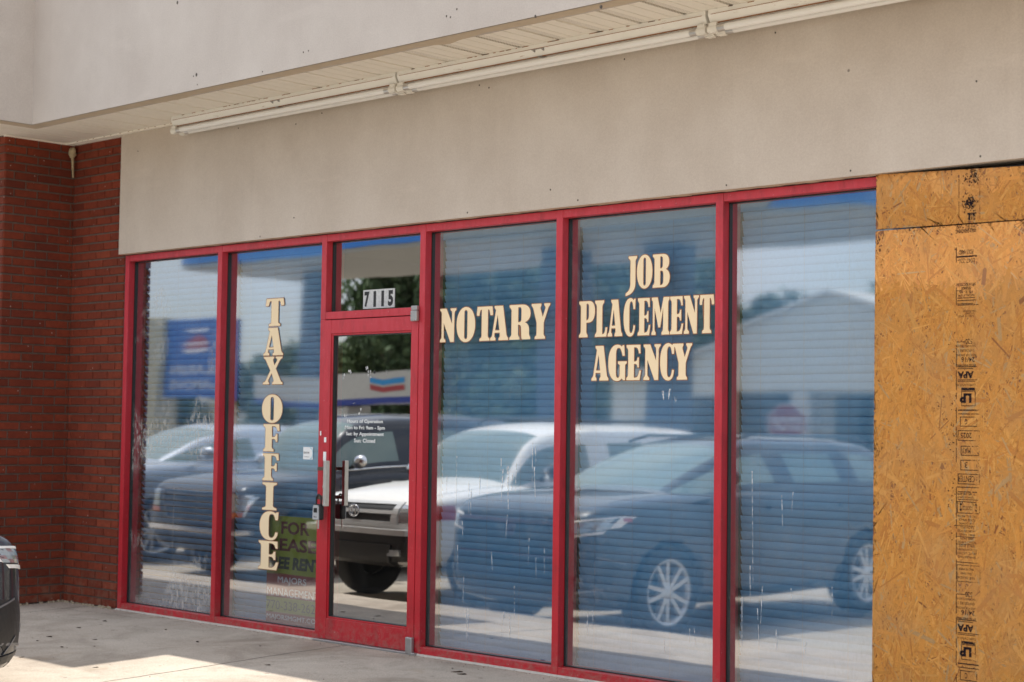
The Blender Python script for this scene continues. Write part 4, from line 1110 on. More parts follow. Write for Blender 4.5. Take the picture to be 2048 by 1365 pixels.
class Car:
    def __init__(s, name, label, paint, P, loc, rz):
        s.P = P; s.paint = paint
        s.root = empty(name, loc, rz); tag(s.root, label, 'car', 'vehicles parked facing the shop')
        s.body(); s.cabin(); s.wheels(); s.seams()
    def body(s):
        P = s.P; rings = []
        for q in P['st']:
            w, zb, zt, cr = itp(P['w'], q), itp(P['zb'], q), itp(P['zt'], q), itp(P['cr'], q)
            zm = zb + (zt - zb) * .5
            h = [(0, zb), (.6 * w, zb), (.93 * w, zb + .03), (.995 * w, zb + .14 * min(1, (zt - zb) / .5)), (w, zm), (.985 * w, zt - .13 * min(1, (zt - zb) / .5)), (.955 * w, zt - .03), (.87 * w, zt + .012), (.5 * w, zt + cr * .8), (0, zt + cr)]
            R = [(x, -q, z) for x, z in h] + [(-x, -q, z) for x, z in reversed(h[1:-1])]
            rings.append(R)
        V, F = ring_loft(rings)
        mb = MB(); mb.mesh(V, F, 0, None, True)
        o = mb.build('body', [s.paint, M['under']], s.root); weld(o, 1e-6)
        m = o.modifiers.new('s', 'SUBSURF'); m.levels = m.render_levels = 2
        cut = []
        for sx in (-1, 1):
            for ya in (-P['fo'], -P['fo'] - P['wb']):
                c = MB(); c.cyl((sx * (P['tr'] / 2 - .17), ya, P['rt'] - .01), (sx * 1.3, ya, P['rt'] - .01), P['rt'] * 1.12, 36, 1)
                co = c.build('cutter', [s.paint, M['under']], s.root); weld(co, 1e-6); cut.append(co)
                b = o.modifiers.new('b', 'BOOLEAN'); b.operation = 'DIFFERENCE'; b.solver = 'EXACT'; b.object = co
        me = evaluated(o)
        o.modifiers.clear(); o.data = me
        for c in cut: bpy.data.objects.remove(c)
        smooth_mesh(o)
        me.materials.clear(); me.materials.append(s.paint); me.materials.append(M['under'])
        s.o = o; s.bvh = BVHTree.FromPolygons([v.co.copy() for v in me.vertices], [tuple(p.vertices) for p in me.polygons])
    def cabin(s):
        P = s.P; rings = []; C = P['cab']         # rows: s, roof edge z, base half width, roof half width
        zt = P['zt']
        for q, zr, wb, wr in C:
            b = itp(zt, q) - .03; zr_ = max(zr, b + .05); k = (zr_ - b)
            cr = .055 * min(1, k / .4)
            h = [(wb, b), (wb * .99, b + .10 * k), (wr, zr_ - .13 * k), (wr - .045, zr_), (wr * .55, zr_ + cr * .8), (0, zr_ + cr)]
            rings.append([(x, -q, z) for x, z in h] + [(-x, -q, z) for x, z in reversed(h[:-1])])
        n = len(rings[0]); V = [p for r in rings for p in r]; F = []; mt = []
        for i in range(len(rings) - 1):
            side, top = P['cabm'][i]
            for k in range(n - 1):
                F.append((i * n + k, i * n + k + 1, (i + 1) * n + k + 1, (i + 1) * n + k))
                kk = k if k < 5 else n - 2 - k
                mt.append({0: 0, 1: 1 if side == 'g' else 0, 2: 0, 3: (2 if top == 'g' else 0), 4: (2 if top == 'g' else 0)}[kk])
        mb = MB(); mb.mesh(V, F, 0, None, True); mb.m = mt
        o = mb.build('roof', [s.paint, M['car_glass'], M['car_glass']], s.root)
        weld(o, 1e-6)
        m = o.modifiers.new('s', 'SUBSURF'); m.levels = m.render_levels = 2
        me = evaluated(o); o.modifiers.clear(); o.data = me; smooth_mesh(o)
        # glass faces become parts of their own
        for idx, nm in ((1, 'side_window'), (2, 'windshield')):
            bm = bmesh.new(); bm.from_mesh(me)
            bmesh.ops.delete(bm, geom=[f for f in bm.faces if f.material_index != idx], context='FACES')
            for sel, nm2 in (((lambda f: f.calc_center_median().x > 0), nm), ((lambda f: f.calc_center_median().x <= 0), nm)) if idx == 1 else (((lambda f: f.calc_center_median().y > -P['cab'][len(P['cab']) // 2][0]), 'windshield'), ((lambda f: f.calc_center_median().y <= -P['cab'][len(P['cab']) // 2][0]), 'rear_window')):
                b2 = bm.copy(); bmesh.ops.delete(b2, geom=[f for f in b2.faces if not sel(f)], context='FACES')
                if len(b2.faces):
                    m2 = bpy.data.meshes.new(nm2); b2.to_mesh(m2); m2.materials.clear(); m2.materials.append(M['car_glass'])
                    m2.polygons.foreach_set('material_index', [0] * len(m2.polygons))
                    g = bpy.data.objects.new(nm2, m2); COL.objects.link(g); g.parent = s.root
                b2.free()
            bm.free()
        bm = bmesh.new(); bm.from_mesh(me); bmesh.ops.delete(bm, geom=[f for f in bm.faces if f.material_index], context='FACES'); bm.to_mesh(me); bm.free()
        me.materials.clear(); me.materials.append(s.paint)
        # mirrors
        q = P['cab'][0][0] + P.get('mir', .42); z = itp(zt, q) + .07; w = itp(P['w'], q)
        for sx in (-1, 1):
            bm = bmesh.new(); bmesh.ops.create_icosphere(bm, subdivisions=3, radius=1)
            for v in bm.verts:
                v.co = Vector((sx * (w + .075) + v.co.x * .115, -q + .0 + v.co.y * (.075 if v.co.y > 0 else .03), z + .055 + v.co.z * .078))
            mb = MB(); mb.bm(bm, 0, None, True); bm.free()
            mb.tube([(sx * (w - .07), -q - .01, z + .0), (sx * (w + .03), -q, z + .03)], [.03, .022], 8, 1)
            mb.build('side_mirror', [P.get('mirm', s.paint), M['trim_black']], s.root)
    def wheels(s):
        P = s.P; rt, rr = P['rt'], P['rr']
        for sx in (1, -1):
            for ya in (-P['fo'], -P['fo'] - P['wb']):
                cx = sx * P['tr'] / 2
                t = MB(); w = .11
                t.lathe([(rr * .99, sx * -w), (rt * .93, sx * -w), (rt * .985, sx * -w * .8), (rt, sx * -w * .5), (rt, sx * w * .5), (rt * .985, sx * w * .8), (rt * .93, sx * w), (rr * 1.04, sx * w * 1.0), (rr * .985, sx * w * .8)], 'x', (cx, ya, rt), 40)
                for k in range(3): t.lathe([(rt * 1.0012, sx * (-.05 + .05 * k) - .004), (rt * 1.0012, sx * (-.05 + .05 * k) + .004)], 'x', (cx, ya, rt), 40)
                W = t.build('wheel', M['tyre'], s.root)
                r = MB()
                r.lathe([(rr, sx * w * .93), (rr * .93, sx * w * .90), (rr * .90, sx * w * .5), (rr * .88, sx * -.06)], 'x', (cx, ya, rt), 40, 0)
                r.lathe([(0.001, sx * -.045), (rr * .9, sx * -.05)], 'x', (cx, ya, rt), 30, 1)
                r.lathe([(.001, sx * w * .86), (.045, sx * w * .84), (.065, sx * w * .70), (.07, sx * w * .2)], 'x', (cx, ya, rt), 20, 0)
                ns = P.get('spk', 10)
                for k in range(ns):
                    a = 2 * PI * (k // 2) / (ns / 2) + (.24 if k % 2 else -.24) if P.get('pair', True) else 2 * PI * k / ns
                    a0 = 2 * PI * (k // 2) / (ns / 2) + (.26 if k % 2 else -.26) if P.get('pair', True) else a
                    def at(rad, ang, off, dep):
                        return (cx + sx * dep, ya + rad * math.cos(ang) - off * math.sin(ang), rt + rad * math.sin(ang) + off * math.cos(ang))
                    h0, h1 = P.get('sw', .020), P.get('sw', .020) * .8
                    A = [at(.055, a0, -h0, w * .80), at(.055, a0, h0, w * .80), at(rr * .93, a, h1, w * .88), at(rr * .93, a, -h1, w * .88)]
                    Bq = [at(.055, a0, -h0, w * .35), at(.055, a0, h0, w * .35), at(rr * .93, a, h1, w * .5), at(rr * .93, a, -h1, w * .5)]
                    r.mesh(A + Bq, [(0, 1, 2, 3), (7, 6, 5, 4), (0, 4, 5, 1), (1, 5, 6, 2), (2, 6, 7, 3), (3, 7, 4, 0)], 0)
                r.build('rim', [M[P.get('rimm', 'alloy')], M['under']], W)
    def patch(s, mb, corners, axis='y', d=.004, m=0, nx=10, ny=5, skirt=.02):
        """a small sheet laid on the body, four corners given in the view along axis"""
        (a0, b0), (a1, b1), (a2, b2), (a3, b3) = corners
        G = []
        for j in range(ny + 1):
            v = j / ny; row = []
            for i in range(nx + 1):
                u = i / nx
                a = (a0 * (1 - u) + a1 * u) * (1 - v) + (a3 * (1 - u) + a2 * u) * v
                b = (b0 * (1 - u) + b1 * u) * (1 - v) + (b3 * (1 - u) + b2 * u) * v
                if axis == 'y': o, dr = Vector((a, 2, b)), Vector((0, -1, 0))
                elif axis == 'x': o, dr = Vector((3, a, b)), Vector((-1, 0, 0))
                elif axis == '-x': o, dr = Vector((-3, a, b)), Vector((1, 0, 0))
                else: o, dr = Vector((a, b, 4)), Vector((0, 0, -1))
                h = s.bvh.ray_cast(o, dr)
                row.append((h[0] - dr * d, dr) if h[0] is not None else None)
            G.append(row)
        for j in range(ny):
            for i in range(nx):
                q = [G[j][i], G[j][i + 1], G[j + 1][i + 1], G[j + 1][i]]
                if all(q): mb.face([p[0] for p in q], m, None, None, True)
        loop = [G[0][i] for i in range(nx + 1)] + [G[j][nx] for j in range(1, ny + 1)] + [G[ny][i] for i in range(nx - 1, -1, -1)] + [G[j][0] for j in range(ny - 1, -1, -1)]
        for k in range(len(loop)):
            p, q = loop[k], loop[(k + 1) % len(loop)]
            if p and q: mb.face([p[0], q[0], q[0] + q[1] * skirt, p[0] + p[1] * skirt], m)
    def part(s, name, mats, patches):
        mb = MB()
        for p in patches: s.patch(mb, *p[:1], **p[1])
        return mb.build(name, mats, s.root)
    def seams(s):
        P = s.P
        mb = MB()
        for sx, ax in ((1, 'x'), (-1, '-x')):
            for q in P.get('door', []):
                zt = itp(P['zt'], q) - .06
                s.patch(mb, [(-q - .004, .34), (-q + .004, .34), (-q + .004, zt), (-q - .004, zt)], axis=ax, d=.0015, nx=1, ny=14, skirt=.004)
            s.patch(mb, [(-P['fo'] - P['rt'] * 1.25, P['sill']), (-P['fo'] - P['wb'] + P['rt'] * 1.25, P['sill']), (-P['fo'] - P['wb'] + P['rt'] * 1.25, P['sill'] + .09), (-P['fo'] - P['rt'] * 1.25, P['sill'] + .09)], axis=ax, d=.006, nx=14, ny=2)
        q0, q1 = P['hood']
        for sx in (-1, 1):
            w0, w1 = itp(P['w'], q0) * .80, itp(P['w'], q1) * .80
            s.patch(mb, [(sx * w0 - .004, -q0), (sx * w0 + .004, -q0), (sx * w1 + .004, -q1), (sx * w1 - .004, -q1)], axis='z', d=.0015, nx=1, ny=14, skirt=.004)
        mb.build('seams', M['trim_black'], s.root)
        hd = MB()
        for sx, ax in ((1, 'x'), (-1, '-x')):
            for q in P.get('hand', []):
                z = itp(P['zt'], q) - .14
                s.patch(hd, [(-q - .11, z - .014), (-q + .11, z - .014), (-q + .11, z + .014), (-q - .11, z + .014)], axis=ax, d=.028, nx=6, ny=2, skirt=.025)
        if hd.f: hd.build('door_handle', P.get('hmat', s.paint), s.root)
    def plate_y(s, x, z):
        h = s.bvh.ray_cast(Vector((x, 2, z)), Vector((0, -1, 0))); return h[0]

def place(wx, wy, z, P, h):
    """root so that the right front wheel touches at wx, wy"""
    lx, ly = P['tr'] / 2, -P['fo']
    return (wx - (lx * math.cos(h) - ly * math.sin(h)), wy - (lx * math.sin(h) + ly * math.cos(h)), z)

def K(c, **kw): return (c, kw)
def sym(c): return [(-a, b) for a, b in c]

# dark crossover, nearest
PX = dict(st=[0, .05, .14, .3, .55, .9, 1.25, 1.8, 2.4, 3.0, 3.6, 4.05, 4.35, 4.52, 4.58],
          w=[(0, .66), (.05, .745), (.14, .82), (.3, .885), (.55, .915), (1, .925), (3.4, .925), (4.05, .90), (4.35, .86), (4.58, .74)],
          zb=[(0, .30), (.14, .235), (.5, .21), (3.9, .22), (4.4, .30), (4.58, .42)],
          zt=[(0, .84), (.05, .95), (.14, 1.02), (.3, 1.055), (.55, 1.075), (.9, 1.10), (1.25, 1.125), (2.4, 1.13), (4.05, 1.14), (4.52, 1.12), (4.58, 1.0)],
          cr=[(0, .0), (.14, .03), (.5, .065), (1.2, .07), (4.0, .06), (4.58, 0)],
          cab=[(1.10, 1.15, .76, .66), (1.52, 1.34, .82, .66), (1.98, 1.50, .85, .655), (2.40, 1.545, .865, .655), (2.47, 1.546, .866, .655), (3.40, 1.54, .865, .65), (3.47, 1.538, .862, .648), (4.02, 1.50, .83, .62), (4.18, 1.46, .81, .60), (4.48, 1.18, .77, .62)],
          cabm=[('g', 'g'), ('g', 'g'), ('g', 'b'), ('b', 'b'), ('g', 'b'), ('b', 'b'), ('g', 'b'), ('b', 'b'), ('b', 'g')],
          fo=.85, wb=2.70, tr=1.63, rt=.37, rr=.260, sill=.25, door=[1.35, 2.45, 3.45], hand=[2.25, 3.25], hood=(.35, 1.15), spk=10, sw=.018)
h = .05
cx = Car('crossover_car', 'dark grey crossover with ten spoke wheels, its nose entering the photo beside the brick', M['paint_dark'], PX, place(2.69, -3.12, LZ(-3.1) - .0, PX, h), h)
cx.part('grille', M['trim_black'], [K([(-.60, .68), (.60, .68), (.66, .93), (-.66, .93)], d=.006, nx=18, ny=6), K([(-.54, .34), (.54, .34), (.64, .60), (-.64, .60)], d=.006, nx=18, ny=5)])
cx.part('grille_bar', M['chrome'], [K([(-.63, .895), (.63, .895), (.66, .925), (-.66, .925)], d=.016, nx=18, ny=2), K([(-.60, .640), (.60, .640), (.60, .654), (-.60, .654)], d=.014, nx=18, ny=1)])
cx.part('emblem', M['chrome'], [K([(-.05, .79), (.05, .79), (.065, .89), (-.065, .89)], d=.022, nx=4, ny=4)])
for f in (lambda c: c, sym):
    cx.part('headlight', [M['lens'], M['day_light'], M['red_lens']], [K(f([(.58, .83), (.84, .88), (.87, .965), (.62, .935)]), d=.006, nx=10, ny=4, m=0), K(f([(.60, .925), (.86, .962), (.87, .976), (.62, .942)]), d=.012, nx=10, ny=2, m=1), K(f([(.845, .885), (.868, .89), (.882, .968), (.862, .968)]), d=.012, nx=3, ny=3, m=1), K(f([(.56, .80), (.82, .845), (.83, .868), (.57, .822)]), d=.010, nx=8, ny=2, m=1)])
    cx.part('fog_light_bezel', [M['trim_black'], M['dim_bar']], [K(f([(.66, .40), (.85, .44), (.865, .68), (.77, .66)]), d=.007, nx=6, ny=6, m=0), K(f([(.66, .385), (.85, .425), (.85, .44), (.66, .40)]), d=.012, nx=6, ny=1, m=1), K(f([(.70, .47), (.74, .475), (.74, .52), (.70, .52)]), d=.012, nx=3, ny=3, m=1)])
    cx.part('side_marker', M['red_lens'], [K([(-.44, .93), (-.36, .935), (-.36, .96), (-.44, .96)], axis='x' if f([(1, 0)])[0][0] > 0 else '-x', d=.004, nx=3, ny=2)])
for ax in ('x', '-x'):
    cx.part('corner_vent', [M['trim_black'], M['dim_bar'], M['gasket']], [K([(-.36, .60), (-.13, .66), (-.12, .46), (-.20, .38)], axis=ax, d=.004, nx=6, ny=6, m=2), K([(-.215, .37), (-.115, .45), (-.108, .47), (-.20, .39)], axis=ax, d=.010, nx=6, ny=1, m=1), K([(-.37, .605), (-.13, .668), (-.13, .678), (-.38, .615)], axis=ax, d=.008, nx=6, ny=1, m=1)])
    cx.part('lip_strip', [M['trim_black']], [K([(-.62, .285), (-.06, .33), (-.05, .375), (-.62, .335)], axis=ax, d=.010, nx=10, ny=2)])
cx.part('chin_spoiler', M['trim_black'], [K([(-.70, .24), (.70, .24), (.74, .315), (-.74, .315)], d=.008, nx=20, ny=3)])
mb = MB()
for sx in (1, -1): mb.tube([(sx * .60, -2.0, 1.545), (sx * .62, -2.3, 1.60), (sx * .62, -3.7, 1.59), (sx * .58, -4.0, 1.52)], .014, 8)
mb.build('roof_rail', M['trim_black'], cx.root)

# white body-on-frame sport utility
PS = dict(st=[0, .05, .14, .3, .55, .9, 1.25, 1.8, 2.4, 3.0, 3.6, 4.2, 4.5, 4.6],
          w=[(0, .74), (.05, .80), (.14, .84), (.3, .865), (.55, .88), (3.6, .88), (4.3, .86), (4.6, .80)],
          zb=[(0, .42), (.14, .38), (.5, .36), (4.0, .36), (4.6, .48)],
          zt=[(0, .86), (.05, .93), (.14, .985), (.3, 1.01), (.9, 1.06), (1.3, 1.085), (2.4, 1.12), (4.3, 1.13), (4.6, 1.08)],
          cr=[(0, .0), (.14, .03), (.5, .075), (1.2, .085), (4.0, .05), (4.6, 0)],
          cab=[(1.28, 1.12, .74, .68), (1.47, 1.40, .79, .685), (1.66, 1.61, .825, .685), (2.36, 1.665, .83, .685), (2.44, 1.667, .83, .685), (3.28, 1.67, .83, .68), (3.36, 1.67, .828, .68), (4.15, 1.64, .81, .665), (4.28, 1.62, .80, .66), (4.5, 1.20, .78, .69)],
          cabm=[('g', 'g'), ('g', 'g'), ('g', 'b'), ('b', 'b'), ('g', 'b'), ('b', 'b'), ('g', 'b'), ('b', 'b'), ('b', 'g')],
          fo=.84, wb=2.67, tr=1.56, rt=.385, rr=.21, sill=.40, door=[1.45, 2.40, 3.32], hand=[2.2, 3.12], hood=(.2, 1.25), spk=6, pair=False, sw=.045, mirm=M['chrome'], mir=.30, hmat=M['trim_grey'])
sv = Car('sport_utility_car', 'white sport utility with grey bumper and chrome grille parked facing the shop door', M['paint_white'], PS, (-.73, -2.98, LZ(-4.5)), .02)
sv.part('grille', M['trim_black'], [K([(-.52, .90), (.52, .90), (.53, .955), (-.53, .955)], d=.006, nx=16, ny=3), K([(-.50, .80), (.50, .80), (.51, .865), (-.51, .865)], d=.006, nx=16, ny=3)])
gm = MB()
for (za, zb) in ((.955, .978), (.868, .898), (.775, .80)): sv.patch(gm, [(-.58, za), (.58, za), (.58, zb), (-.58, zb)], d=.022, nx=16, ny=2, skirt=.03)
for sx in (-1, 1): sv.patch(gm, [(sx * .535 - .035, .80), (sx * .535 + .035, .80), (sx * .545 + .035, .957), (sx * .545 - .035, .957)], d=.021, nx=4, ny=4, skirt=.03)
gm.build('grille_surround', M['silver_plastic'], sv.root)
em = MB(); pt = sv.plate_y(0, .883)
n = 24
for rx, rz in ((.075, .052), (.030, .050)):
    em.tube([(rx * math.cos(2 * PI * k / n), pt.y + .035, .883 + rz * math.sin(2 * PI * k / n)) for k in range(n + 1)], .007, 6, 0, None, False)
em.build('emblem', M['chrome'], sv.root)
for f in (lambda c: c, sym):
    sv.part('headlight', [M['lens']], [K(f([(.59, .79), (.80, .80), (.81, .95), (.59, .955)]), d=.008, nx=8, ny=5)])
    ax = 'x' if f([(1, 0)])[0][0] > 0 else '-x'
    sv.part('turn_signal', [M['red_lens']], [K([(-.42, .81), (-.18, .81), (-.17, .94), (-.40, .94)], axis=ax, d=.006, nx=5, ny=4)])
    sv.part('fog_light', [M['lens']], [K(f([(.56, .50), (.70, .505), (.70, .56), (.56, .555)]), d=.105, nx=5, ny=3, skirt=.1)])
bp = MB()
sv.patch(bp, [(-.80, .45), (.80, .45), (.82, .72), (-.82, .72)], d=.085, nx=26, ny=6, skirt=.12)
sv.patch(bp, [(-.55, .36), (.55, .36), (.60, .60), (-.60, .60)], d=.105, nx=22, ny=6, skirt=.12)
bp.build('bumper', M['trim_grey'], sv.root)
sv.part('bumper_top', [M['silver_plastic']], [K([(-.82, .685), (.82, .685), (.82, .735), (-.82, .735)], d=.095, nx=26, ny=3, skirt=.11)])
mb = MB()
for sx in (1, -1): mb.tube([(sx * .58, -2.1, 1.70), (sx * .60, -2.25, 1.755), (sx * .60, -4.0, 1.755), (sx * .58, -4.1, 1.69)], .016, 8)
for q in (2.5, 3.7): mb.tube([(-.6, -q, 1.755), (.6, -q, 1.755)], .014, 8)
mb.build('roof_rack', M['trim_grey'], sv.root)
fl = MB()
for sx, ax in ((1, 'x'), (-1, '-x')):                       # grey wheel arch lips
    for ya in (-PS['fo'], -PS['fo'] - PS['wb']):
        nn = 16
        for k in range(nn):
            t0, t1 = PI * (k / nn), PI * ((k + 1) / nn); r0, r1 = PS['rt'] * 1.13, PS['rt'] * 1.27
            q = lambda r, t: (ya + r * math.cos(t), PS['rt'] + r * math.sin(t))
            sv.patch(fl, [q(r0, t0), q(r1, t0), q(r1, t1), q(r0, t1)], axis=ax, d=.012, nx=2, ny=2, skirt=.03)
fl.build('arch_trim', M['trim_grey'], sv.root)

# two more vehicles further along
def zs(P, k):
    Q = dict(P)
    for n in ('zb', 'zt'): Q[n] = [(a, b * k) for a, b in P[n]]
    Q['cab'] = [(a, b * k, c_, d_) for a, b, c_, d_ in P['cab']]
    return Q
def barred_front(c, z0, z1, n):
    c.part('grille', M['trim_black'], [K([(-.44, z0), (.44, z0), (.52, z1), (-.52, z1)], d=.006, nx=16, ny=6)])
    g = MB()
    for k in range(n):
        z = z0 + (z1 - z0) * (k + .7) / (n + .4); c.patch(g, [(-.48, z), (.48, z), (.48, z + .020), (-.48, z + .020)], d=.018, nx=14, ny=1, skirt=.025)
    for (a, b, w) in ((z1, z1 + .03, .54), (z0 - .025, z0, .45)): c.patch(g, [(-w, a), (w, a), (w, b), (-w, b)], d=.020, nx=16, ny=1, skirt=.025)
    for sx in (-1, 1): c.patch(g, [(sx * .47 - .015, z0), (sx * .47 + .015, z0), (sx * .53 + .015, z1), (sx * .53 - .015, z1)], d=.020, nx=1, ny=6, skirt=.025)
    g.build('grille_bars', M['dim_bar'], c.root)
    for f in (lambda q: q, sym):
        c.part('headlight', [M['lens'], M['amber'], M['chrome']], [K(f([(.60, z0 + .10), (.80, z0 + .11), (.82, z1 - .03), (.61, z1 - .02)]), d=.008, nx=8, ny=5, m=0), K(f([(.60, z0 + .04), (.80, z0 + .05), (.80, z0 + .10), (.60, z0 + .092)]), d=.010, nx=8, ny=2, m=1), K(f([(.60, z1 - .02), (.82, z1 - .03), (.825, z1 - .012), (.61, z1)]), d=.014, nx=8, ny=1, m=2), K(f([(.80, z0 + .05), (.815, z0 + .05), (.838, z1 - .03), (.82, z1 - .03)]), d=.014, nx=2, ny=5, m=2)])
    c.part('bumper_strip', M['chrome'], [K([(-.84, z0 - .14), (.84, z0 - .14), (.84, z0 - .09), (-.84, z0 - .09)], d=.05, nx=24, ny=2, skirt=.06)])
    c.part('air_intake', M['trim_black'], [K([(-.55, z0 - .32), (.55, z0 - .32), (.60, z0 - .18), (-.60, z0 - .18)], d=.005, nx=16, ny=3)])
    w = MB()                                               # bright window surround
    for sx in (1, -1):
        pts = []
        for q, zr, wb, wr in c.P['cab'][1:-1]:
            b = itp(c.P['zt'], q); pts.append((sx * (wb * .985 + .004), -q, b + .035))
        w.tube(pts, .011, 6)
    w.build('window_trim', M['chrome'], c.root)
PN = zs(PS, 1.05); PN['zb'] = [(a, b * .8) for a, b in PS['zb']]; PN['spk'] = 5; PN['rimm'] = 'trim_black'; PN['hmat'] = M['chrome']
d1 = Car('dark_utility_car', 'dark blue sport utility with wide chrome barred grille parked beside the white one', M['paint_navy'], PN, (-3.72, -3.22, LZ(-4.5)), .03)
barred_front(d1, .66, .95, 4)
PV = zs(PX, 1.05); PV['hmat'] = M['chrome']
d2 = Car('silver_crossover_car', 'pale silver crossover with chrome window trim parked beyond the dark blue one', M['paint_silver'], PV, (-6.72, -3.35, LZ(-4.5)), .02)
barred_front(d2, .62, .90, 3)

# ------------------------------------------------------------------ what stands across the lot (seen in the glass)
M['fascia_blue'] = plain('blue_panel', (.02, .16, .52), .35, var=.03)
M['deck_white'] = plain('white_deck', (.27, .265, .24), .5, var=.03)
M['white_metal'] = plain('white_metal', (.42, .41, .38), .5, var=.03)
M['stripe_blue'] = plain('stripe_blue', (.01, .03, .22), .4)
M['sky_blue'] = plain('badge_blue', (.01, .22, .50), .4)
M['badge_red'] = plain('badge_red', (.30, .03, .035), .5)
M['pale_siding'] = plain('pale_siding', (.50, .50, .46), .7, var=.06)
M['pale_roof'] = plain('pale_shingle', (.50, .50, .48), .8, var=.06, vs=30)
M['dark_window'] = plain('shop_window', (.03, .04, .05), .08, spec=.8)
M['stone'] = plain('tan_stone', (.36, .33, .22), .9, var=.12, vs=12)
M['bark'] = plain('bark', (.11, .085, .06), .95, var=.15, vs=20, bump=.6, bs=40)

M['col_grey'] = plain('column_grey_blue', (.07, .10, .17), .5)
def canopy():
    x0, x1, y0, y1, z0, z1 = -20.7, -3.0, -19.4, -14.9, 4.95, 5.85
    g = LZ(-17)
    r = empty('fuel_canopy', ((x0 + x1) / 2, (y0 + y1) / 2, g)); tag(r, 'flat fuel station canopy with bright blue fascia across the lot', 'canopy')
    ox, oy, oz = r.location
    f = MB(); t = .18; q = 8; rad = .5
    def loop(i):
        pts = []
        for (cx_, cy_, a0) in ((x1 - rad, y1 - rad, 0), (x0 + rad, y1 - rad, PI / 2), (x0 + rad, y0 + rad, PI), (x1 - rad, y0 + rad, 1.5 * PI)):
            for k in range(q + 1):
                a = a0 + PI / 2 * k / q; pts.append((cx_ + (rad - i) * math.cos(a) - ox, cy_ + (rad - i) * math.sin(a) - oy))
        return pts
    A, B_ = loop(0), loop(t); n = len(A)
    V = [(x, y, z0 - oz) for x, y in A] + [(x, y, z1 - oz) for x, y in A] + [(x, y, z0 - oz) for x, y in B_] + [(x, y, z1 - oz) for x, y in B_]
    F = []
    for k in range(n):
        j = (k + 1) % n; F += [(k, j, n + j, n + k), (2 * n + j, 2 * n + k, 3 * n + k, 3 * n + j), (j, k, 2 * n + k, 2 * n + j), (n + k, n + j, 3 * n + j, 3 * n + k)]
    f.mesh(V, F, 0); f.build('fascia', M['fascia_blue'], r)
    d = MB(); zz = z0 + .10 - oz
    d.mesh([(x, y, zz) for x, y in B_] + [(x, y, zz + .3) for x, y in B_], [tuple(reversed(range(n))), tuple(range(n, 2 * n))], 0)
    for k in range(14): d.box(x0 + .4 + k * 1.25 - ox, x0 + .41 + k * 1.25 - ox, y0 + .3 - oy, y1 - .3 - oy, zz - .012, zz - .001)
    d.build('deck', M['deck_white'], r)
    b = MB()
    b.prism([(x, y) for x, y in loop(.02)], lambda u, v: (u, v, z0 - oz - .09), lambda u, v: (u, v, z0 - oz - .002), 0)
    b.build('trim_band', M['deck_white'], r)
    pn = MB(); ya = y1 - oy + .004
    pn.prism([(-12.1 - ox, z0 - oz + .004), (-4.5 - ox, z0 - oz + .004), (-3.6 - ox, z1 - oz - .004), (-13.2 - ox, z1 - oz - .004)], lambda a_, b_: (a_, ya + .03, b_), lambda a_, b_: (a_, ya, b_), 0)
    pn.build('fascia_panel', M['deck_white'], r)
    for cx_, w in ((-18.55, .27), (-10.9, .36), (-8.35, .34)):
        c = MB(); c.box(cx_ - w - ox, cx_ + w - ox, -17.45 - oy, -16.85 - oy, 0, zz + .05, 0, None, .02); c.build('column', M['col_grey'], r)
canopy()
def pump():
    g = LZ(-17); r = empty('fuel_dispenser', (-16.4, -16.2, g)); tag(r, 'white fuel dispenser island sign with blue stripe and chevron badge under the canopy', 'fuel pump')
    b = MB(); b.box(-.55, .55, -.35, .35, .15, 1.9 - g - .1, 0, None, .03); b.build('cabinet', M['white_metal'], r)
    bs = MB(); bs.box(-1.6, 1.6, -.55, .55, 0, .15, 0, None, .03); bs.build('island', M['lot'], r)
    v = MB()
    n = 18
    def P(k, z, o): 
        u = -2.8 + 5.6 * k / n; return (u, .42 - .025 * u * u * .5 + o, z - g + .012 * u * u)
    for (za, zb, m) in ((1.93, 2.46, 0), (1.80, 1.929, 1)):
        for k in range(n): v.face([P(k, za, 0), P(k + 1, za, 0), P(k + 1, zb, 0), P(k, zb, 0)], m)
        for k in range(n): v.face([P(k + 1, za, -.5), P(k, za, -.5), P(k, zb, -.5), P(k + 1, zb, -.5)], m)
        for k in range(n): v.face([P(k, zb, -.5), P(k, zb, 0), P(k + 1, zb, 0), P(k + 1, zb, -.5)], m); v.face([P(k, za, 0), P(k, za, -.5), P(k + 1, za, -.5), P(k + 1, za, 0)], m)
    v.build('valance', [M['white_metal'], M['stripe_blue']], r)
    c = MB()
    for zc, m in ((2.30, 0), (2.15, 1)):
        for ua, ub, sg in ((1.35, 1.85, -1), (1.85, 2.35, 1)):
            f = lambda u: -.06 * (1 - abs(u - 1.85) / .5)
            Y = lambda u: .43 - .0125 * u * u
            c.face([(ua, Y(ua), zc - .02 + f(ua) - g), (ub, Y(ub), zc - .02 + f(ub) - g), (ub, Y(ub), zc + .09 + f(ub) - g), (ua, Y(ua), zc + .09 + f(ua) - g)], m)
    c.build('badge', [M['sky_blue'], M['badge_red']], r)
pump()
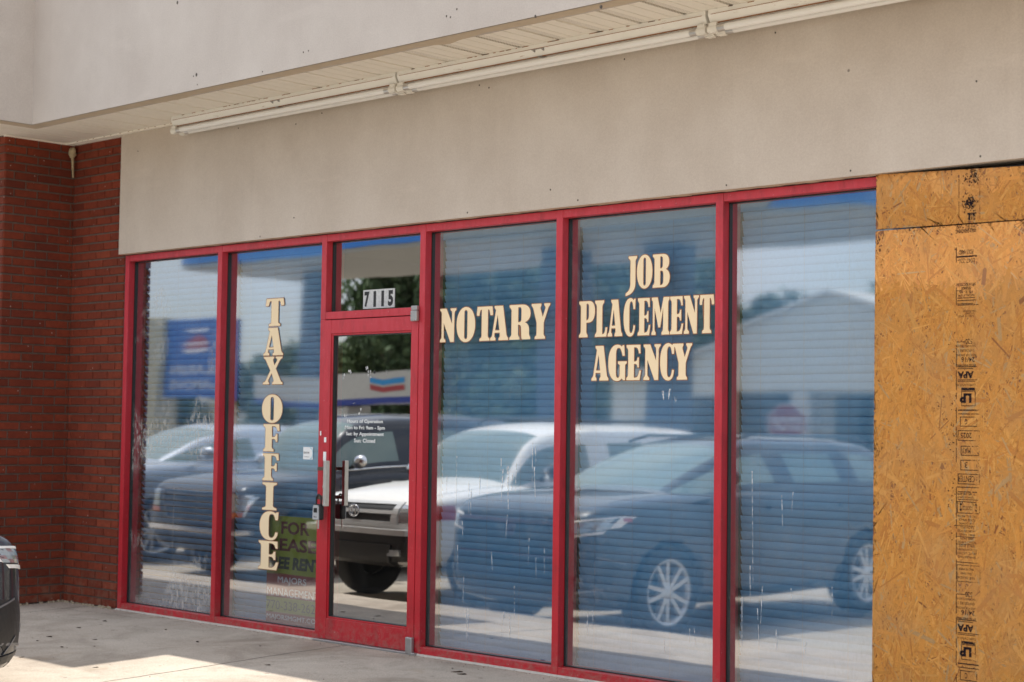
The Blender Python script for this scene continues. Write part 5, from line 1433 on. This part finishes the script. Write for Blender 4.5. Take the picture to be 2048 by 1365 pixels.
def big_sign():
    g = LZ(-28); r = empty('roadside_sign', (-38.2, -28, g)); tag(r, 'large blue roadside sign with red car emblem and white letters on a tan column', 'sign')
    p = MB(); p.box(-1.55, 2.0, -.15, .15, 2.25 - g, 5.1 - g, 0, None, .03); p.build('panel', plain('sign_blue', (.02, .085, .33), .5), r)
    c = MB(); c.box(-2.75, -1.56, -.5, .5, 0, 5.2 - g, 0, None, .05); c.box(1.3, 1.7, -.14, .14, 0, 2.25 - g, 0); c.build('column', M['stone'], r)
    e = MB(); y = .156
    dome = [(.55 + .78 * math.cos(PI * k / 14), 4.05 + .48 * math.sin(PI * k / 14)) for k in range(15)]
    e.prism([(u, v - g) for u, v in dome], lambda u, v: (u, y, v), lambda u, v: (u, y - .005, v), 0)
    for za, zb in ((4.2, 4.26), (3.93, 4.03)): e.box(-.25, 1.3, y + .001, y + .004, za - g, zb - g, 1)
    e.box(-.1, 1.3, y, y + .003, 4.66 - g, 4.74 - g, 1)
    e.build('emblem', [M['badge_red'], M['sign_white']], r)
    t = MB()
    # letters face the shop: mirrored in x because they are read from +y
    for s, cx_, z, w in (('LARIN', .25, 3.28, 2.7), ('AMOVS', .25, 2.72, 2.7)):
        V, F = text_tris(s, .03, 1.0); x0 = min(v[0] for v in V); x1 = max(v[0] for v in V)
        t.mesh([(-((v[0] - x0) / (x1 - x0) - .5) * w + cx_, y + .002, z + (v[1] / .7 - .5) * .34 - g) for v in V], F, 0)
    t.build('lettering', plain('faded_white', (.42, .44, .50), .6), r)
big_sign()
def stop_sign():
    g = LZ(-21); r = empty('stop_sign', (-8.25, -21, g)); tag(r, 'red octagonal STOP sign on a thin post across the lot', 'sign')
    p = MB(); p.box(-.03, .03, -.03, .0, 0, 1.75 - g, 0); p.build('post', M['alum'], r)
    for rad, yy, m, nm in ((.42, .004, 'sign_white', 'border'), (.39, .008, 'badge_red', 'plate')):
        b = MB(); b.prism([(rad * math.cos(PI / 8 + k * PI / 4), 1.50 - g + rad * math.sin(PI / 8 + k * PI / 4)) for k in range(8)], lambda u, v: (u, yy, v), lambda u, v: (u, yy - .003, v), 0); b.build(nm, M[m], r)
    V, F = text_tris('STOP', .02, 1.0); x0 = min(v[0] for v in V); x1 = max(v[0] for v in V)
    t = MB(); t.mesh([(-((v[0] - x0) / (x1 - x0) - .5) * .6, .011, 1.50 - g + (v[1] / .7 - .5) * .26) for v in V], F, 0); t.build('lettering', M['sign_white'], r)
stop_sign()
def store():
    g = LZ(-34); r = empty('gabled_store', (-13.1, -34, g)); tag(r, 'pale gabled store with white porch columns across the road', 'store')
    oy = -34
    w = MB(); w.box(-7.5, 8.0, -4, 2.2, 0, 3.1 - g, 0); w.build('wall', M['pale_siding'], r)
    gb = MB()
    gb.prism([(-6.4, 2.35 - g), (6.4, 2.35 - g), (6.4, 2.95 - g), (0, 4.85 - g), (-6.4, 2.95 - g)], lambda u, v: (u, 4.0, v), lambda u, v: (u, 3.8, v), 0); gb.build('gable', M['pale_siding'], r)
    rf = MB()
    for sx in (-1, 1):
        rf.mesh([(0, 4.15, 4.98 - g), (sx * 6.9, 4.15, 2.93 - g), (sx * 6.9, -5, 2.93 - g), (0, -5, 4.98 - g), (0, 4.15, 4.86 - g), (sx * 6.9, 4.15, 2.81 - g), (sx * 6.9, -5, 2.81 - g), (0, -5, 4.86 - g)], [(0, 1, 2, 3), (4, 7, 6, 5), (0, 4, 5, 1), (1, 5, 6, 2), (2, 6, 7, 3)], 0)
    rf.box(-9.5, -6.9, -4.5, 2.6, 3.1 - g, 3.3 - g, 0)
    weld(rf.build('roof', M['pale_roof'], r), 1e-5)
    for x in (-5.8, -3.4, -.95, 1.5, 3.9, 5.9):
        c = MB(); c.box(x - .22, x + .22, 3.55, 3.98, 0, 2.35 - g, 0, None, .02); c.build('porch_column', M['white_metal'], r)
    for x in (-5.6, -2.9, .0, 2.9, 5.4):
        c = MB(); c.box(x - 1.1, x + 1.1, 2.2, 2.23, .5, 2.3 - g, 0); c.build('window', M['dark_window'], r)
    e = MB(); e.box(-9.5, -7.5, -4, 2.0, 0, 3.1 - g, 0); e.build('side_wing', M['pale_siding'], r)
store()

def m_leaf(name, c1, c2):
    t = NT(name); c = t.mix(t.noise(t.coord(), 1.1, 4, .7), c1, c2)
    g = t.n('ShaderNodeObjectInfo')
    c = t.mix(t.math('MULTIPLY', g.outputs['Random'], .3), c, (.09, .10, .03))
    t.pbsdf(Base__Color=c, Roughness=.7, Specular__IOR__Level=.25); return t.mat
LEAF = [m_leaf('leaf_dark', (.05, .085, .04), (.09, .14, .065)), m_leaf('leaf_mid', (.065, .11, .045), (.11, .17, .07))]
def make_tree(seed, mat, label, ht=8.0, sp=3.2):
    rr = random.Random(seed)
    r = empty('tree', (0, 0, 0)); tag(r, label, 'tree', 'trees beyond the lot')
    t = MB(); t.tube([(0, 0, -.3), (.1, .05, 1.5), (.0, .1, 3.4), (.2, 0, ht * .8)], [.22, .18, .13, .03], 8)
    tips = []
    for k in range(20):
        a = rr.uniform(0, 2 * PI); z = rr.uniform(.7, ht * .8); l = rr.uniform(.5, 1) * sp * (1 - .5 * (z / ht) ** 2)
        tip = (l * math.cos(a), l * math.sin(a), z + rr.uniform(.2, 1.1)); tips.append(tip)
        t.tube([(0.05, .05, z * .8), (tip[0] * .5, tip[1] * .5, z + .1), tip], [.07, .045, .015], 6)
    t.build('trunk', M['bark'], r)
    c = MB()
    tips += [(rr.uniform(-.6, .6), rr.uniform(-.6, .6), ht * rr.uniform(.6, .9)) for k in range(6)]
    for tip in tips:
        R_ = rr.uniform(.8, 1.5)
        for k in range(190):
            v = Vector((rr.gauss(0, 1), rr.gauss(0, 1), rr.gauss(0, .8))).normalized() * R_ * rr.random() ** .4
            p = Vector(tip) + v; s = rr.uniform(.14, .28)
            n = Vector((rr.gauss(0, 1), rr.gauss(0, 1), rr.gauss(0, 1) + .5)).normalized(); a = n.orthogonal().normalized(); b = n.cross(a)
            c.face([p - a * s, p + b * s * .6, p + a * s, p - b * s * .6])
    c.build('crown', mat, r)
    return r
TL = ['dense dark green tree in the far row', 'paler green loose tree in the far row', 'broad dark tree rising in the far row']
T0 = [make_tree(1, LEAF[0], TL[0], 6.6, 3.2), make_tree(2, LEAF[1], TL[1], 6.0, 3.0), make_tree(3, LEAF[0], TL[2], 7.2, 3.8)]
rr = random.Random(9)
used = set(); k = 0
def plant(x, y, s, sz):
    global k
    b = T0[k % 3]; o = b if b.name not in used else copy_tree(b)
    used.add(b.name); k += 1
    o.location = (x, y, LZ(y)); o.rotation_euler = (0, 0, rr.uniform(0, 6)); o.scale = (s, s, sz)
x = -96.0
while x < -22:
    y = -52 - 12 * (x < -60) * rr.random() + rr.uniform(-2, 2)
    s = rr.uniform(.88, 1.12); plant(x, y, s, s * rr.uniform(.92, 1.05)); x += rr.uniform(2.6, 3.6)
x = -60.5                                             # the taller clump behind the canopy
while x < -38.5:
    s = rr.uniform(1.2, 1.4); plant(x, -56 + rr.uniform(-2, 2), s, rr.uniform(1.65, 1.85)); x += rr.uniform(2.2, 3.0)

# ------------------------------------------------------------------ sky, sun, camera
D = Vector((-2.26, .27, 5.23)).normalized()
elev = math.asin(D.z)
W = bpy.data.worlds.new('World'); sc.world = W; W.use_nodes = True
nt = W.node_tree; nt.nodes.clear()
out = nt.nodes.new('ShaderNodeOutputWorld'); bg = nt.nodes.new('ShaderNodeBackground'); sky = nt.nodes.new('ShaderNodeTexSky')
sky.sky_type = 'NISHITA'; sky.sun_disc = False; sky.sun_elevation = elev; sky.sun_rotation = math.atan2(D.x, D.y)
sky.dust_density = 1.2; sky.air_density = 1.0; sky.ozone_density = 1.0
tc = nt.nodes.new('ShaderNodeTexCoord'); mp = nt.nodes.new('ShaderNodeMapping'); mp.inputs['Scale'].default_value = (1, 1, 3.2)
nz = nt.nodes.new('ShaderNodeTexNoise'); nz.inputs['Scale'].default_value = 2.2; nz.inputs['Detail'].default_value = 6; nz.inputs['Roughness'].default_value = .55
rp = nt.nodes.new('ShaderNodeValToRGB'); rp.color_ramp.elements[0].position = .30; rp.color_ramp.elements[1].position = .60
mx = nt.nodes.new('ShaderNodeMix'); mx.data_type = 'RGBA'
nt.links.new(tc.outputs['Generated'], mp.inputs[0]); nt.links.new(mp.outputs[0], nz.inputs[0]); nt.links.new(nz.outputs[0], rp.inputs[0])
nt.links.new(rp.outputs[0], mx.inputs[0]); nt.links.new(sky.outputs[0], mx.inputs[6]); mx.inputs[7].default_value = (6.0, 6.25, 6.6, 1)
sp = nt.nodes.new('ShaderNodeSeparateXYZ'); nt.links.new(tc.outputs['Generated'], sp.inputs[0])
mr = nt.nodes.new('ShaderNodeMapRange'); nt.links.new(sp.outputs[2], mr.inputs[0])
for i_, v_ in ((1, .05), (2, .55), (3, .62), (4, 1.08)): mr.inputs[i_].default_value = v_
ml = nt.nodes.new('ShaderNodeMix'); ml.data_type = 'RGBA'; ml.blend_type = 'MULTIPLY'; ml.inputs[0].default_value = 1
nt.links.new(mx.outputs[2], ml.inputs[6]); nt.links.new(mr.outputs[0], ml.inputs[7])
nt.links.new(ml.outputs[2], bg.inputs[0]); bg.inputs[1].default_value = .14
nt.links.new(bg.outputs[0], out.inputs[0])
sun = bpy.data.lights.new('sun', 'SUN'); sun.energy = 3.1; sun.angle = math.radians(.53); sun.color = (1, .95, .87)
so = bpy.data.objects.new('sun', sun); COL.objects.link(so)
so.rotation_euler = D.to_track_quat('Z', 'Y').to_euler(); so.location = (0, 0, 20)

cam = bpy.data.cameras.new('camera'); co = bpy.data.objects.new('camera', cam); COL.objects.link(co)
yaw, pitch, roll = .7622, .0496, .0134
f = Vector((-math.sin(yaw) * math.cos(pitch), math.cos(yaw) * math.cos(pitch), math.sin(pitch)))
r = f.cross(Vector((0, 0, 1))).normalized(); u = r.cross(f)
r2 = r * math.cos(roll) + u * math.sin(roll); u2 = u * math.cos(roll) - r * math.sin(roll)
Mx = Matrix(((r2.x, u2.x, -f.x, 11.1201), (r2.y, u2.y, -f.y, -7.3066), (r2.z, u2.z, -f.z, 1.4509), (0, 0, 0, 1)))
co.matrix_world = Mx
cam.sensor_width = 36; cam.sensor_fit = 'HORIZONTAL'; cam.lens = 36 * 3363.5 / 2048
cam.clip_start = .1; cam.clip_end = 600
cam.dof.use_dof = True; cam.dof.focus_distance = 9.8; cam.dof.aperture_fstop = 2.4
sc.camera = co
sc.view_settings.view_transform = 'Standard'; sc.view_settings.look = 'None'; sc.view_settings.exposure = 0.95; sc.view_settings.gamma = 1
sc.cycles.max_bounces = 10; sc.cycles.transparent_max_bounces = 16; sc.cycles.glossy_bounces = 5; sc.cycles.diffuse_bounces = 4
sc.cycles.caustics_reflective = False; sc.cycles.caustics_refractive = False
sc.cycles.sample_clamp_indirect = 8
